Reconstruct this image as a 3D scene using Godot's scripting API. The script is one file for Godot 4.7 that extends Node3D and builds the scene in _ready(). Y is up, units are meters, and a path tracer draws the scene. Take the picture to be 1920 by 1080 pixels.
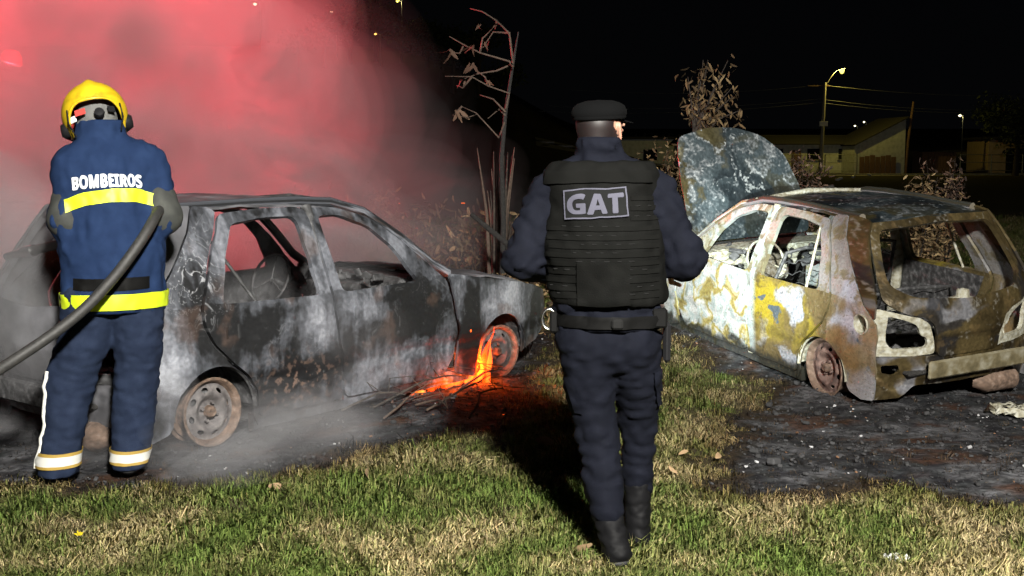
extends Node3D
# A night scene on a lawn: a firefighter at a burning hatchback, a tactical officer at a second, burnt-out hatchback.

const CAM_Y := 1.62
var mats := {}
var used := {}

func _ready() -> void:
	# ---- camera, sky, lights, exposure
	var cam := Camera3D.new()
	cam.name = "camera"
	add_child(cam)
	cam.position = Vector3(0, CAM_Y, 0)
	cam.rotation = Vector3(-0.113, 0, 0)
	cam.fov = rad_to_deg(2.0 * atan(540.0 / 2170.0))
	cam.near = 0.05
	cam.far = 1500.0
	cam.current = true
	var we := WorldEnvironment.new()
	we.name = "environment"
	var env := Environment.new()
	env.background_mode = Environment.BG_SKY
	var sky := Sky.new()
	var sm := ProceduralSkyMaterial.new()
	sm.sky_top_color = Color(0.008, 0.009, 0.012)
	sm.sky_horizon_color = Color(0.014, 0.015, 0.018)
	sm.ground_bottom_color = Color(0.006, 0.006, 0.007)
	sm.ground_horizon_color = Color(0.014, 0.015, 0.018)
	sm.sun_angle_max = 0.0
	sky.sky_material = sm
	env.sky = sky
	env.background_energy_multiplier = 1.0
	env.tonemap_mode = Environment.TONE_MAPPER_LINEAR
	env.tonemap_exposure = 1.15
	env.volumetric_fog_enabled = true
	env.volumetric_fog_density = 0.0
	env.sdfgi_enabled = true
	env.ssao_enabled = true
	env.ssil_enabled = true
	we.environment = env
	add_child(we)
	# every lamp's own light is in its builder: floodlight, patrol_light, torch, beacon, street lamps, flames
	make_materials()
	lay_out_burns()
	# ---- the setting
	build_ground()
	build_street()
	# ---- lamps that light the place
	build_floodlight()
	build_fire_engine()
	build_street_lamps()
	# ---- the cars
	build_left_car()
	build_right_car()
	# ---- people
	build_firefighter()
	build_officer()
	# ---- plants, smoke, small things
	build_plants()
	build_smoke()
	build_small_things()
	build_grass()

# ------------------------------------------------------------------ helpers
func numbered(base: String) -> String:
	if not used.has(base):
		used[base] = 0
		return base
	used[base] += 1
	return "%s_%03d" % [base, used[base]]

func meta(o: Node, label := "", category := "", group := "", kind := "") -> Node:
	if label: o.set_meta("label", label)
	if category: o.set_meta("category", category)
	if group: o.set_meta("group", group)
	if kind: o.set_meta("kind", kind)
	return o

func thing(called: String, label: String, category: String, xf := Transform3D.IDENTITY, group := "") -> Node3D:
	var o := Node3D.new()
	o.name = numbered(called)
	add_child(o, true)
	o.transform = xf
	meta(o, label, category, group)
	return o

func part(called: String, acc, m: Material, parent: Node = null, xf := Transform3D.IDENTITY) -> MeshInstance3D:
	var o := MeshInstance3D.new()
	o.name = called if parent else numbered(called)
	o.mesh = acc.commit() if acc is Acc else acc
	o.material_override = m
	o.transform = xf
	(parent if parent else self).add_child(o, true)
	return o

func solo(called: String, acc, m: Material, label: String, category: String, xf := Transform3D.IDENTITY, group := "") -> MeshInstance3D:
	var o := part(called, acc, m, null, xf)
	meta(o, label, category, group)
	return o

func structure(called: String, acc, m: Material) -> MeshInstance3D:
	var o := part(called, acc, m)
	meta(o, "", "", "", "structure")
	return o

func px(x: float, y: float, depth: float) -> Vector3:
	# a point that many metres in front of the lens, from the survey of the photograph
	var p := 0.113
	var fwd := Vector3(0, -sin(p), -cos(p))
	var up := Vector3(0, cos(p), -sin(p))
	var d := fwd + Vector3.RIGHT * (x - 960.0) / 2170.0 + up * (540.0 - y) / 2170.0
	return Vector3(0, CAM_Y, 0) + d * depth

# the same sight line met with the upright plane through a figure, z metres nearer than its middle
func on_figure(xf: Transform3D, x: float, y: float, z: float) -> Vector3:
	var inv := xf.affine_inverse()
	var o := inv * Vector3(0, CAM_Y, 0)
	var d := inv.basis * (px(x, y, 1.0) - Vector3(0, CAM_Y, 0))
	return o + d * ((z - o.z) / d.z)

static func lin(r: float, g: float, b: float) -> Color:
	return Color(r, g, b).linear_to_srgb()

func noise(freq: float, octaves := 4, sd := 1, ridged := false) -> FastNoiseLite:
	var n := FastNoiseLite.new()
	n.seed = sd
	n.noise_type = FastNoiseLite.TYPE_SIMPLEX_SMOOTH
	n.frequency = freq
	n.fractal_type = FastNoiseLite.FRACTAL_RIDGED if ridged else FastNoiseLite.FRACTAL_FBM
	n.fractal_octaves = octaves
	return n

func noise_tex(freq: float, ramp: Array, sd := 1, size := 512, octaves := 5, normal := false, strength := 4.0) -> NoiseTexture2D:
	var t := NoiseTexture2D.new()
	t.width = size
	t.height = size
	t.seamless = true
	t.noise = noise(freq, octaves, sd)
	if normal:
		t.as_normal_map = true
		t.bump_strength = strength
	elif ramp:
		var g := Gradient.new()
		var off := PackedFloat32Array()
		var col := PackedColorArray()
		for e in ramp:
			off.append(e[0])
			col.append(e[1])
		g.offsets = off
		g.colors = col
		t.color_ramp = g
	return t

func plain(called: String, c: Color, rough := 0.8, metal := 0.0) -> StandardMaterial3D:
	var m := StandardMaterial3D.new()
	m.resource_name = called
	m.albedo_color = c
	m.roughness = rough
	m.metallic = metal
	mats[called] = m
	return m

func tri_mat(called: String, tex: Texture2D, scale: float, rough := 0.8, metal := 0.0, bump: Texture2D = null, bump_cm := 0.4) -> StandardMaterial3D:
	var m := plain(called, Color.WHITE, rough, metal)
	m.albedo_texture = tex
	m.uv1_triplanar = true
	m.uv1_scale = Vector3.ONE * scale
	if bump:
		m.heightmap_enabled = true
		m.heightmap_texture = bump
		m.heightmap_scale = bump_cm
	return m

func glow(called: String, c: Color, energy: float) -> StandardMaterial3D:
	var m := plain(called, c, 0.5)
	m.emission_enabled = true
	m.emission = c
	m.emission_energy_multiplier = energy
	return m

# ------------------------------------------------------------------ mesh accumulator
class Acc:
	var v := PackedVector3Array()
	var n := PackedVector3Array()
	var uv := PackedVector2Array()
	var c := PackedColorArray()
	var idx := PackedInt32Array()
	var col := Color.WHITE
	var colored := false

	func vert(p: Vector3, nn: Vector3, t := Vector2.ZERO) -> int:
		v.append(p)
		n.append(nn)
		uv.append(t)
		c.append(col)
		return v.size() - 1

	func tri(i: int, j: int, k: int) -> void:
		var g := (v[k] - v[i]).cross(v[j] - v[i])
		idx.append(i)
		if g.dot(n[i] + n[j] + n[k]) < 0.0:
			idx.append(k)
			idx.append(j)
		else:
			idx.append(j)
			idx.append(k)

	func quad(a: Vector3, b: Vector3, cc: Vector3, d: Vector3, nn: Vector3, t := [Vector2.ZERO, Vector2.RIGHT, Vector2.ONE, Vector2.DOWN]) -> void:
		var i := vert(a, nn, t[0])
		var j := vert(b, nn, t[1])
		var k := vert(cc, nn, t[2])
		var l := vert(d, nn, t[3])
		tri(i, j, k)
		tri(i, k, l)

	func flat(pts: Array, hint: Vector3) -> void:
		var nn: Vector3 = (pts[1] - pts[0]).cross(pts[2] - pts[0])
		if nn.length_squared() < 1e-16:
			return
		nn = nn.normalized()
		if nn.dot(hint) < 0.0:
			nn = -nn
		var ids := []
		for p in pts:
			ids.append(vert(p, nn))
		for k in range(1, pts.size() - 1):
			tri(ids[0], ids[k], ids[k + 1])

	func commit() -> ArrayMesh:
		var m := ArrayMesh.new()
		if idx.is_empty():
			return m
		var a := []
		a.resize(Mesh.ARRAY_MAX)
		a[Mesh.ARRAY_VERTEX] = v
		a[Mesh.ARRAY_NORMAL] = n
		a[Mesh.ARRAY_TEX_UV] = uv
		if colored:
			a[Mesh.ARRAY_COLOR] = c
		a[Mesh.ARRAY_INDEX] = idx
		m.add_surface_from_arrays(Mesh.PRIMITIVE_TRIANGLES, a)
		return m

	# a box with chamfered edges
	func box(at: Vector3, size: Vector3, ch := 0.0, b := Basis.IDENTITY) -> void:
		var h := size * 0.5
		ch = minf(ch, minf(h.x, minf(h.y, h.z)) * 0.95)
		var P := func(sx: float, sy: float, sz: float, ax: int) -> Vector3:
			var q := Vector3(sx * (h.x - ch), sy * (h.y - ch), sz * (h.z - ch))
			q[ax] = [sx, sy, sz][ax] * h[ax]
			return at + b * q
		for ax in 3:
			for s in [-1.0, 1.0]:
				var u := (ax + 1) % 3
				var w := (ax + 2) % 3
				var pts := []
				for e in [[-1, -1], [1, -1], [1, 1], [-1, 1]]:
					var sg := [0.0, 0.0, 0.0]
					sg[ax] = s
					sg[u] = float(e[0])
					sg[w] = float(e[1])
					pts.append(P.call(sg[0], sg[1], sg[2], ax))
				var hn := Vector3.ZERO
				hn[ax] = s
				flat(pts, b * hn)
		if ch <= 0.0:
			return
		for ax in 3:
			var u := (ax + 1) % 3
			var w := (ax + 2) % 3
			for s in [-1.0, 1.0]:
				for t in [-1.0, 1.0]:
					var pts := []
					for e in [[-1.0, u], [1.0, u], [1.0, w], [-1.0, w]]:
						var sg := [0.0, 0.0, 0.0]
						sg[ax] = e[0]
						sg[u] = s
						sg[w] = t
						pts.append(P.call(sg[0], sg[1], sg[2], e[1]))
					var hn := Vector3.ZERO
					hn[u] = s
					hn[w] = t
					flat(pts, b * hn)
		for sx in [-1.0, 1.0]:
			for sy in [-1.0, 1.0]:
				for sz in [-1.0, 1.0]:
					flat([P.call(sx, sy, sz, 0), P.call(sx, sy, sz, 1), P.call(sx, sy, sz, 2)], b * Vector3(sx, sy, sz))

	# a tube along points; radii is a number or an array
	func tube(pts: Array, radii, sides := 8, caps := true, squash := 1.0) -> void:
		var np := pts.size()
		var t0: Vector3 = (pts[1] - pts[0]).normalized()
		var up := Vector3.UP if absf(t0.y) < 0.9 else Vector3.RIGHT
		var side := t0.cross(up).normalized()
		var base := v.size()
		var run := 0.0
		for i in np:
			var t: Vector3
			if i == 0: t = pts[1] - pts[0]
			elif i == np - 1: t = pts[i] - pts[i - 1]
			else: t = pts[i + 1] - pts[i - 1]
			t = t.normalized()
			side = (side - t * side.dot(t)).normalized()
			var oth := t.cross(side)
			var r: float = radii if (radii is float or radii is int) else radii[i]
			if i: run += (pts[i] - pts[i - 1]).length()
			for s in sides + 1:
				var a := TAU * s / sides
				var d := side * cos(a) + oth * sin(a) * squash
				vert(pts[i] + d * r, (side * cos(a) * squash + oth * sin(a)).normalized(), Vector2(float(s) / sides, run))
		for i in np - 1:
			for s in sides:
				var a := base + i * (sides + 1) + s
				var b := a + sides + 1
				tri(a, a + 1, b)
				tri(a + 1, b + 1, b)
		if caps:
			for e in [0, np - 1]:
				var t: Vector3 = (pts[0] - pts[1]) if e == 0 else (pts[np - 1] - pts[np - 2])
				t = t.normalized()
				var cc := vert(pts[e], t)
				var first := v.size()
				for s in sides + 1:
					vert(v[base + e * (sides + 1) + s], t)
				for s in sides:
					tri(cc, first + s, first + s + 1)

	# profile of (radius, height) turned round the y axis of xf
	func lathe(profile: Array, xf := Transform3D.IDENTITY, segs := 24, smooth := false, from := 0.0, to := TAU) -> void:
		var k := profile.size()
		for i in k - 1:
			var p: Vector2 = profile[i]
			var q: Vector2 = profile[i + 1]
			var e := q - p
			if e.length() < 1e-6: continue
			var n0 := Vector2(e.y, -e.x).normalized()
			var na := n0
			var nb := n0
			if smooth:
				if i > 0:
					var f: Vector2 = p - profile[i - 1]
					na = (n0 + Vector2(f.y, -f.x).normalized()).normalized()
				if i < k - 2:
					var f2: Vector2 = profile[i + 2] - q
					nb = (n0 + Vector2(f2.y, -f2.x).normalized()).normalized()
			var base := v.size()
			for s in segs + 1:
				var a := from + (to - from) * s / segs
				var d := Vector3(cos(a), 0, sin(a))
				vert(xf * (d * p.x + Vector3.UP * p.y), (xf.basis * (d * na.x + Vector3.UP * na.y)).normalized(), Vector2(float(s) / segs, float(i) / k))
				vert(xf * (d * q.x + Vector3.UP * q.y), (xf.basis * (d * nb.x + Vector3.UP * nb.y)).normalized(), Vector2(float(s) / segs, float(i + 1) / k))
			for s in segs:
				var a := base + s * 2
				tri(a, a + 1, a + 2)
				tri(a + 1, a + 3, a + 2)

	# a pressed sheet: polygon with holes in (u, v), laid on the surface f(u, v), with thickness
	func panel(outer: PackedVector2Array, holes: Array, f: Callable, side: float, th := 0.012, cell := 0.05, uvf = null) -> void:
		var lo := outer[0]
		var hi := outer[0]
		for p in outer:
			lo = lo.min(p)
			hi = hi.max(p)
		var nu := maxi(1, int(ceil((hi.x - lo.x) / cell)))
		var nv := maxi(1, int(ceil((hi.y - lo.y) / cell)))
		var du := (hi.x - lo.x) / nu
		var dv := (hi.y - lo.y) / nv
		for i in nu:
			for j in nv:
				var a := lo + Vector2(du * i, dv * j)
				var pieces: Array = Geometry2D.intersect_polygons(PackedVector2Array([a, a + Vector2(du, 0), a + Vector2(du, dv), a + Vector2(0, dv)]), outer)
				for h in holes:
					var next := []
					for pc in pieces:
						for r in Geometry2D.clip_polygons(pc, h):
							if not Geometry2D.is_polygon_clockwise(r):
								next.append(r)
					pieces = next
				for pc in pieces:
					var t := Geometry2D.triangulate_polygon(pc)
					if t.is_empty(): continue
					var front := []
					var back := []
					for p in pc:
						var w: Vector3 = f.call(p.x, p.y)
						var nn := _nrm(f, p) * side
						var tx: Vector2 = uvf.call(p.x, p.y) if uvf != null else p
						front.append(vert(w, nn, tx))
						back.append(vert(w - nn * th, -nn, tx))
					for k in range(0, t.size(), 3):
						tri(front[t[k]], front[t[k + 1]], front[t[k + 2]])
						tri(back[t[k]], back[t[k + 1]], back[t[k + 2]])
		var loops := [outer]
		loops.append_array(holes)
		for li in loops.size():
			var lp: PackedVector2Array = loops[li]
			var cw := Geometry2D.is_polygon_clockwise(lp)
			for i in lp.size():
				var p := lp[i]
				var q := lp[(i + 1) % lp.size()]
				var steps := maxi(1, int((q - p).length() / cell))
				var o2 := Vector2((q - p).y, -(q - p).x).normalized()
				if cw: o2 = -o2
				if li > 0: o2 = -o2
				for s in steps:
					var a := p.lerp(q, float(s) / steps)
					var b := p.lerp(q, float(s + 1) / steps)
					var na := _nrm(f, a) * side
					var nb := _nrm(f, b) * side
					var m := (a + b) * 0.5
					var wa: Vector3 = f.call(a.x, a.y)
					var wb: Vector3 = f.call(b.x, b.y)
					var out: Vector3 = (f.call(m.x + o2.x * 0.004, m.y + o2.y * 0.004) - f.call(m.x, m.y)).normalized()
					var ta: Vector2 = uvf.call(a.x, a.y) if uvf != null else a
					quad(wa, wb, wb - nb * th, wa - na * th, out, [ta, ta, ta, ta])

	static func _nrm(f: Callable, p: Vector2) -> Vector3:
		var e := 0.004
		var du: Vector3 = f.call(p.x + e, p.y) - f.call(p.x - e, p.y)
		var dv: Vector3 = f.call(p.x, p.y + e) - f.call(p.x, p.y - e)
		return du.cross(dv).normalized()

static func rounded(poly: Array, r: float, seg := 4) -> PackedVector2Array:
	var out := PackedVector2Array()
	var k := poly.size()
	for i in k:
		var p: Vector2 = poly[i]
		var a: Vector2 = poly[(i + k - 1) % k] - p
		var b: Vector2 = poly[(i + 1) % k] - p
		var ra := minf(r, a.length() * 0.48)
		var rb := minf(r, b.length() * 0.48)
		var s := p + a.normalized() * ra
		var e := p + b.normalized() * rb
		for t in seg + 1:
			var x := float(t) / seg
			out.append(s * (1 - x) * (1 - x) + p * 2.0 * x * (1 - x) + e * x * x)
	return out

static func circle2(c: Vector2, r: float, seg := 20, ry := -1.0) -> PackedVector2Array:
	var out := PackedVector2Array()
	for i in seg:
		out.append(c + Vector2(cos(TAU * i / seg) * r, sin(TAU * i / seg) * (ry if ry > 0 else r)))
	return out

# ------------------------------------------------------------------ bodies: a distance field meshed with surface nets
class Field:
	var o: Vector3
	var cs: float
	var nx: int
	var ny: int
	var nz: int
	var d := PackedFloat32Array()

	func _init(lo: Vector3, hi: Vector3, cell: float) -> void:
		o = lo
		cs = cell
		nx = int(ceil((hi.x - lo.x) / cell)) + 1
		ny = int(ceil((hi.y - lo.y) / cell)) + 1
		nz = int(ceil((hi.z - lo.z) / cell)) + 1
		d.resize(nx * ny * nz)
		d.fill(0.2)

	# a tapered capsule from a to b; sc widens it along x, y, z; k blends it with what is there
	func cone(a: Vector3, b: Vector3, ra: float, rb: float, k := 0.03, sc := Vector3.ONE, cut := false) -> void:
		var rm := maxf(ra, rb) + k + cs * 2.0
		var ext := sc * rm
		var lo := (a.min(b) - ext - o) / cs
		var hi := (a.max(b) + ext - o) / cs
		var mn := minf(sc.x, minf(sc.y, sc.z))
		var inv := Vector3.ONE / sc
		var A := a * inv
		var ab := b * inv - A
		var l2 := maxf(ab.length_squared(), 1e-9)
		for z in range(maxi(0, int(lo.z)), mini(nz, int(hi.z) + 2)):
			for y in range(maxi(0, int(lo.y)), mini(ny, int(hi.y) + 2)):
				var row := (z * ny + y) * nx
				for x in range(maxi(0, int(lo.x)), mini(nx, int(hi.x) + 2)):
					var p := (o + Vector3(x, y, z) * cs) * inv - A
					var t := clampf(p.dot(ab) / l2, 0.0, 1.0)
					var e := ((p - ab * t).length() - lerpf(ra, rb, t)) * mn
					var q := d[row + x]
					if cut:
						d[row + x] = maxf(q, -e)
					else:
						var h := maxf(k - absf(q - e), 0.0)
						d[row + x] = minf(q, e) - h * h * 0.25 / k if k > 0.0 else minf(q, e)

	func fold(nz_: FastNoiseLite, amp: float, sc: Vector3) -> void:
		var i := 0
		for z in nz:
			for y in ny:
				for x in nx:
					if absf(d[i]) < 0.05:
						var p := (o + Vector3(x, y, z) * cs) * sc
						d[i] += amp * nz_.get_noise_3d(p.x, p.y, p.z)
					i += 1

	func clip_y(y0: float, above: bool) -> void:
		var i := 0
		for z in nz:
			for y in ny:
				var e := (o.y + y * cs - y0) * (1.0 if above else -1.0)
				for x in nx:
					d[i] = maxf(d[i], e)
					i += 1

	func at(p: Vector3) -> float:
		var q := (p - o) / cs
		var x := clampi(int(q.x), 0, nx - 2)
		var y := clampi(int(q.y), 0, ny - 2)
		var z := clampi(int(q.z), 0, nz - 2)
		var f := Vector3(clampf(q.x - x, 0, 1), clampf(q.y - y, 0, 1), clampf(q.z - z, 0, 1))
		var i := (z * ny + y) * nx + x
		var sy := nx
		var sz := nx * ny
		var a := lerpf(lerpf(d[i], d[i + 1], f.x), lerpf(d[i + sy], d[i + sy + 1], f.x), f.y)
		i += sz
		var b := lerpf(lerpf(d[i], d[i + 1], f.x), lerpf(d[i + sy], d[i + sy + 1], f.x), f.y)
		return lerpf(a, b, f.z)

	func grad(p: Vector3) -> Vector3:
		var e := cs
		return Vector3(at(p + Vector3(e, 0, 0)) - at(p - Vector3(e, 0, 0)), at(p + Vector3(0, e, 0)) - at(p - Vector3(0, e, 0)), at(p + Vector3(0, 0, e)) - at(p - Vector3(0, 0, e))).normalized()

	# the first surface met from p along dir
	func hit(p: Vector3, dir: Vector3, far := 1.0) -> Vector3:
		var t := 0.0
		while t < far:
			var e := at(p + dir * t)
			if e < 0.0:
				return p + dir * (t + e)
			t += maxf(minf(e * 0.8, 0.05), 0.003)
		return p + dir * far

	func mesh_into(acc: Acc, colour = null) -> void:
		var ids := PackedInt32Array()
		ids.resize(nx * ny * nz)
		ids.fill(-1)
		var sy := nx
		var sz := nx * ny
		var off := [0, 1, sy, sy + 1, sz, sz + 1, sz + sy, sz + sy + 1]
		var edges := [[0, 1], [2, 3], [4, 5], [6, 7], [0, 2], [1, 3], [4, 6], [5, 7], [0, 4], [1, 5], [2, 6], [3, 7]]
		for z in nz - 1:
			for y in ny - 1:
				for x in nx - 1:
					var i := z * sz + y * sy + x
					var m := 0
					if d[i] < 0: m += 1
					if d[i + 1] < 0: m += 1
					if d[i + sy] < 0: m += 1
					if d[i + sy + 1] < 0: m += 1
					if d[i + sz] < 0: m += 1
					if d[i + sz + 1] < 0: m += 1
					if d[i + sz + sy] < 0: m += 1
					if d[i + sz + sy + 1] < 0: m += 1
					if m == 0 or m == 8: continue
					var s := Vector3.ZERO
					var k := 0
					for e in edges:
						var a: float = d[i + off[e[0]]]
						var b: float = d[i + off[e[1]]]
						if (a < 0) == (b < 0): continue
						var t := a / (a - b)
						var ca := Vector3(e[0] & 1, (e[0] >> 1) & 1, e[0] >> 2)
						var cb := Vector3(e[1] & 1, (e[1] >> 1) & 1, e[1] >> 2)
						s += ca.lerp(cb, t)
						k += 1
					var p := o + (Vector3(x, y, z) + s / k) * cs
					if colour != null:
						acc.col = colour.call(p)
					ids[i] = acc.vert(p, grad(p), Vector2(p.x, p.y))
		for z in range(1, nz - 1):
			for y in range(1, ny - 1):
				for x in range(1, nx - 1):
					var i := z * sz + y * sy + x
					var inside := d[i] < 0
					if inside != (d[i + 1] < 0):
						_quad(acc, ids[i], ids[i - sy], ids[i - sy - sz], ids[i - sz])
					if inside != (d[i + sy] < 0):
						_quad(acc, ids[i], ids[i - 1], ids[i - 1 - sz], ids[i - sz])
					if inside != (d[i + sz] < 0):
						_quad(acc, ids[i], ids[i - 1], ids[i - 1 - sy], ids[i - sy])

	static func _quad(acc: Acc, a: int, b: int, c: int, e: int) -> void:
		if a < 0 or b < 0 or c < 0 or e < 0: return
		acc.tri(a, b, c)
		acc.tri(a, c, e)

# ------------------------------------------------------------------ materials
func make_materials() -> void:
	var grey := [[0.0, Color(0.55, 0.55, 0.55)], [0.5, Color(0.82, 0.82, 0.82)], [1.0, Color(1, 1, 1)]]
	var fine := noise_tex(0.03, [], 11, 512, 5)
	mats["fine"] = fine
	var coarse := noise_tex(0.008, [], 12, 512, 5)
	mats["coarse"] = coarse
	mats["rough_sheet"] = noise_tex(0.05, [], 13, 512, 4)
	var g := tri_mat("soil", noise_tex(0.02, grey, 3, 1024, 6), 0.9, 0.95, 0.0, fine, 1.2)
	g.uv1_world_triplanar = true
	g.vertex_color_use_as_albedo = true
	g.metallic_specular = 0.25
	var gr := plain("grass", Color.WHITE, 0.75)
	gr.vertex_color_use_as_albedo = true
	gr.metallic_specular = 0.3
	gr.backlight_enabled = true
	gr.backlight = Color(0.35, 0.4, 0.2)
	tri_mat("asphalt", noise_tex(0.04, [[0.0, lin(0.03, 0.03, 0.03)], [1.0, lin(0.08, 0.08, 0.078)]], 5, 512, 5), 0.5, 0.95, 0.0, fine, 0.5)
	tri_mat("concrete", noise_tex(0.02, [[0.0, lin(0.2, 0.19, 0.17)], [1.0, lin(0.34, 0.33, 0.3)]], 6, 512, 5), 0.4, 0.9)
	tri_mat("plaster", noise_tex(0.012, [[0.0, lin(0.36, 0.38, 0.36)], [0.45, lin(0.5, 0.52, 0.5)], [1.0, lin(0.58, 0.6, 0.57)]], 7, 512, 5), 0.3, 0.9)
	tri_mat("plaster_tan", noise_tex(0.012, [[0.0, lin(0.33, 0.24, 0.15)], [1.0, lin(0.45, 0.34, 0.22)]], 8, 512, 5), 0.3, 0.9)
	tri_mat("tile", noise_tex(0.03, [[0.0, lin(0.014, 0.013, 0.012)], [1.0, lin(0.032, 0.029, 0.026)]], 9, 256, 4), 1.0, 0.9)
	tri_mat("timber", noise_tex(0.03, [[0.0, lin(0.1, 0.055, 0.03)], [1.0, lin(0.24, 0.14, 0.08)]], 10, 256, 4), 1.2, 0.85)
	plain("dark_glass", lin(0.01, 0.012, 0.014), 0.12)
	plain("galvanised", lin(0.3, 0.31, 0.31), 0.55, 0.6)
	plain("wire", lin(0.12, 0.12, 0.12), 0.6)
	plain("white_sheet", lin(0.7, 0.7, 0.66), 0.5)
	plain("black_plastic", lin(0.012, 0.012, 0.013), 0.45)
	plain("red_paint", lin(0.35, 0.012, 0.012), 0.3)
	plain("chrome", lin(0.6, 0.6, 0.6), 0.25, 1.0)
	plain("rubber", lin(0.02, 0.02, 0.021), 0.8)
	glow("lamp_white", Color(1.0, 0.96, 0.88), 6.0)
	glow("lamp_sodium", Color(1.0, 0.93, 0.42), 2.6)
	glow("lamp_far", Color(1.0, 0.95, 0.75), 5.0)
	glow("lamp_amber", Color(1.0, 0.72, 0.35), 3.0)
	glow("beacon_red", Color(1.0, 0.06, 0.1), 8.0)
	glow("flame", Color(1.0, 0.36, 0.08), 1.5)
	glow("flame_core", Color(1.0, 0.52, 0.2), 2.0)
	glow("ember", Color(1.0, 0.4, 0.1), 1.0)
	for k in ["flame", "flame_core"]:      # thin burning gas: light comes through
		mats[k] = mats[k].duplicate()
		mats[k + "_gas"] = mats[k].duplicate()
		mats[k + "_gas"].transparency = BaseMaterial3D.TRANSPARENCY_ALPHA
		mats[k + "_gas"].albedo_color.a = 0.26
	# cloth
	var weave := noise_tex(0.2, [], 21, 512, 3)
	var navy_tex := noise_tex(0.012, [[0.0, lin(0.009, 0.019, 0.052)], [0.5, lin(0.0125, 0.026, 0.069)], [1.0, lin(0.017, 0.034, 0.085)]], 22, 512, 5)
	tri_mat("jacket_navy", navy_tex, 1.6, 0.85, 0.0, weave, 0.12)
	var tr_tex := noise_tex(0.014, [[0.0, lin(0.011, 0.0165, 0.034)], [0.5, lin(0.015, 0.0225, 0.045)], [1.0, lin(0.021, 0.03, 0.057)]], 23, 512, 5)
	tri_mat("trouser_navy", tr_tex, 1.6, 0.88, 0.0, weave, 0.12)
	var of_tex := noise_tex(0.012, [[0.0, lin(0.0036, 0.0042, 0.0073)], [0.6, lin(0.005, 0.0058, 0.01)], [1.0, lin(0.007, 0.008, 0.0135)]], 24, 512, 5)
	tri_mat("uniform_navy", of_tex, 1.6, 0.85, 0.0, weave, 0.1)
	tri_mat("vest_black", noise_tex(0.02, [[0.0, lin(0.0023, 0.0024, 0.0022)], [1.0, lin(0.0048, 0.0049, 0.0044)]], 25, 256, 4), 1.6, 0.8, 0.0, weave, 0.12)
	plain("webbing", lin(0.004, 0.0041, 0.0037), 0.88)
	plain("stitch", lin(0.012, 0.012, 0.012), 0.85)
	plain("belt", lin(0.005, 0.005, 0.005), 0.6)
	plain("boot_leather", lin(0.005, 0.005, 0.0056), 0.6)
	plain("band_yellow", lin(0.62, 0.78, 0.02), 0.5)
	plain("band_gold", lin(0.36, 0.24, 0.05), 0.6)
	plain("band_silver", lin(0.62, 0.62, 0.58), 0.4)
	plain("letter_white", lin(0.72, 0.74, 0.76), 0.6)
	plain("letter_grey", lin(0.075, 0.075, 0.098), 0.8)
	plain("patch_grey", lin(0.009, 0.0095, 0.0095), 0.9)
	tri_mat("helmet_yellow", noise_tex(0.012, [[0.0, lin(0.3, 0.2, 0.012)], [0.3, lin(0.56, 0.38, 0.01)], [0.5, lin(0.66, 0.45, 0.01)], [1.0, lin(0.7, 0.5, 0.02)]], 28, 256, 5), 5.0, 0.42)
	mats["helmet_yellow"].clearcoat_enabled = true
	mats["helmet_yellow"].clearcoat = 0.2
	plain("hood_grey", lin(0.13, 0.13, 0.125), 0.9)
	tri_mat("leather_grey", noise_tex(0.02, [[0.0, lin(0.018, 0.02, 0.019)], [1.0, lin(0.055, 0.057, 0.05)]], 26, 256, 4), 2.0, 0.8)
	plain("liner_red", lin(0.5, 0.05, 0.04), 0.7)
	var sk := plain("skin", Color.WHITE, 0.55)
	sk.vertex_color_use_as_albedo = true
	sk.subsurf_scatter_enabled = true
	sk.subsurf_scatter_strength = 0.1
	tri_mat("hose", noise_tex(0.05, [[0.0, lin(0.016, 0.016, 0.016)], [1.0, lin(0.045, 0.043, 0.04)]], 27, 256, 4), 3.0, 0.55, 0.0, weave, 0.15)
	plain("cap_black", lin(0.0025, 0.0026, 0.0028), 0.95)
	for k in ["jacket_navy", "trouser_navy", "uniform_navy", "vest_black", "webbing", "patch_grey", "cap_black", "letter_grey", "boot_leather", "belt", "black_plastic", "stitch"]: mats[k].metallic_specular = 0.2
	tri_mat("khaki_metal", noise_tex(0.012, [[0.0, lin(0.07, 0.058, 0.03)], [0.45, lin(0.15, 0.125, 0.07)], [0.7, lin(0.22, 0.2, 0.14)], [1.0, lin(0.34, 0.32, 0.26)]], 36, 512, 6), 1.2, 0.6, 0.2, fine, 0.3)
	# plants
	tri_mat("bark_burnt", noise_tex(0.03, [[0.0, lin(0.012, 0.01, 0.009)], [0.6, lin(0.05, 0.04, 0.032)], [1.0, lin(0.12, 0.09, 0.07)]], 30, 256, 5), 2.0, 0.95)
	tri_mat("twig_pale", noise_tex(0.03, [[0.0, lin(0.05, 0.035, 0.026)], [1.0, lin(0.15, 0.105, 0.08)]], 31, 256, 5), 3.0, 0.9)
	var lf := plain("leaf", Color.WHITE, 0.8)
	lf.vertex_color_use_as_albedo = true
	lf.backlight_enabled = true
	lf.backlight = Color(0.3, 0.25, 0.18)
	var chip := plain("chip", Color.WHITE, 0.85)
	chip.vertex_color_use_as_albedo = true
	tri_mat("char", noise_tex(0.04, [[0.0, lin(0.008, 0.008, 0.008)], [0.7, lin(0.03, 0.028, 0.026)], [1.0, lin(0.11, 0.1, 0.095)]], 32, 512, 5), 2.5, 0.95, 0.0, fine, 0.8)
	tri_mat("char_metal", noise_tex(0.02, [[0.0, lin(0.014, 0.014, 0.015)], [0.5, lin(0.06, 0.06, 0.062)], [1.0, lin(0.24, 0.24, 0.25)]], 33, 512, 5), 1.5, 0.7, 0.2, fine, 0.4)
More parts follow.
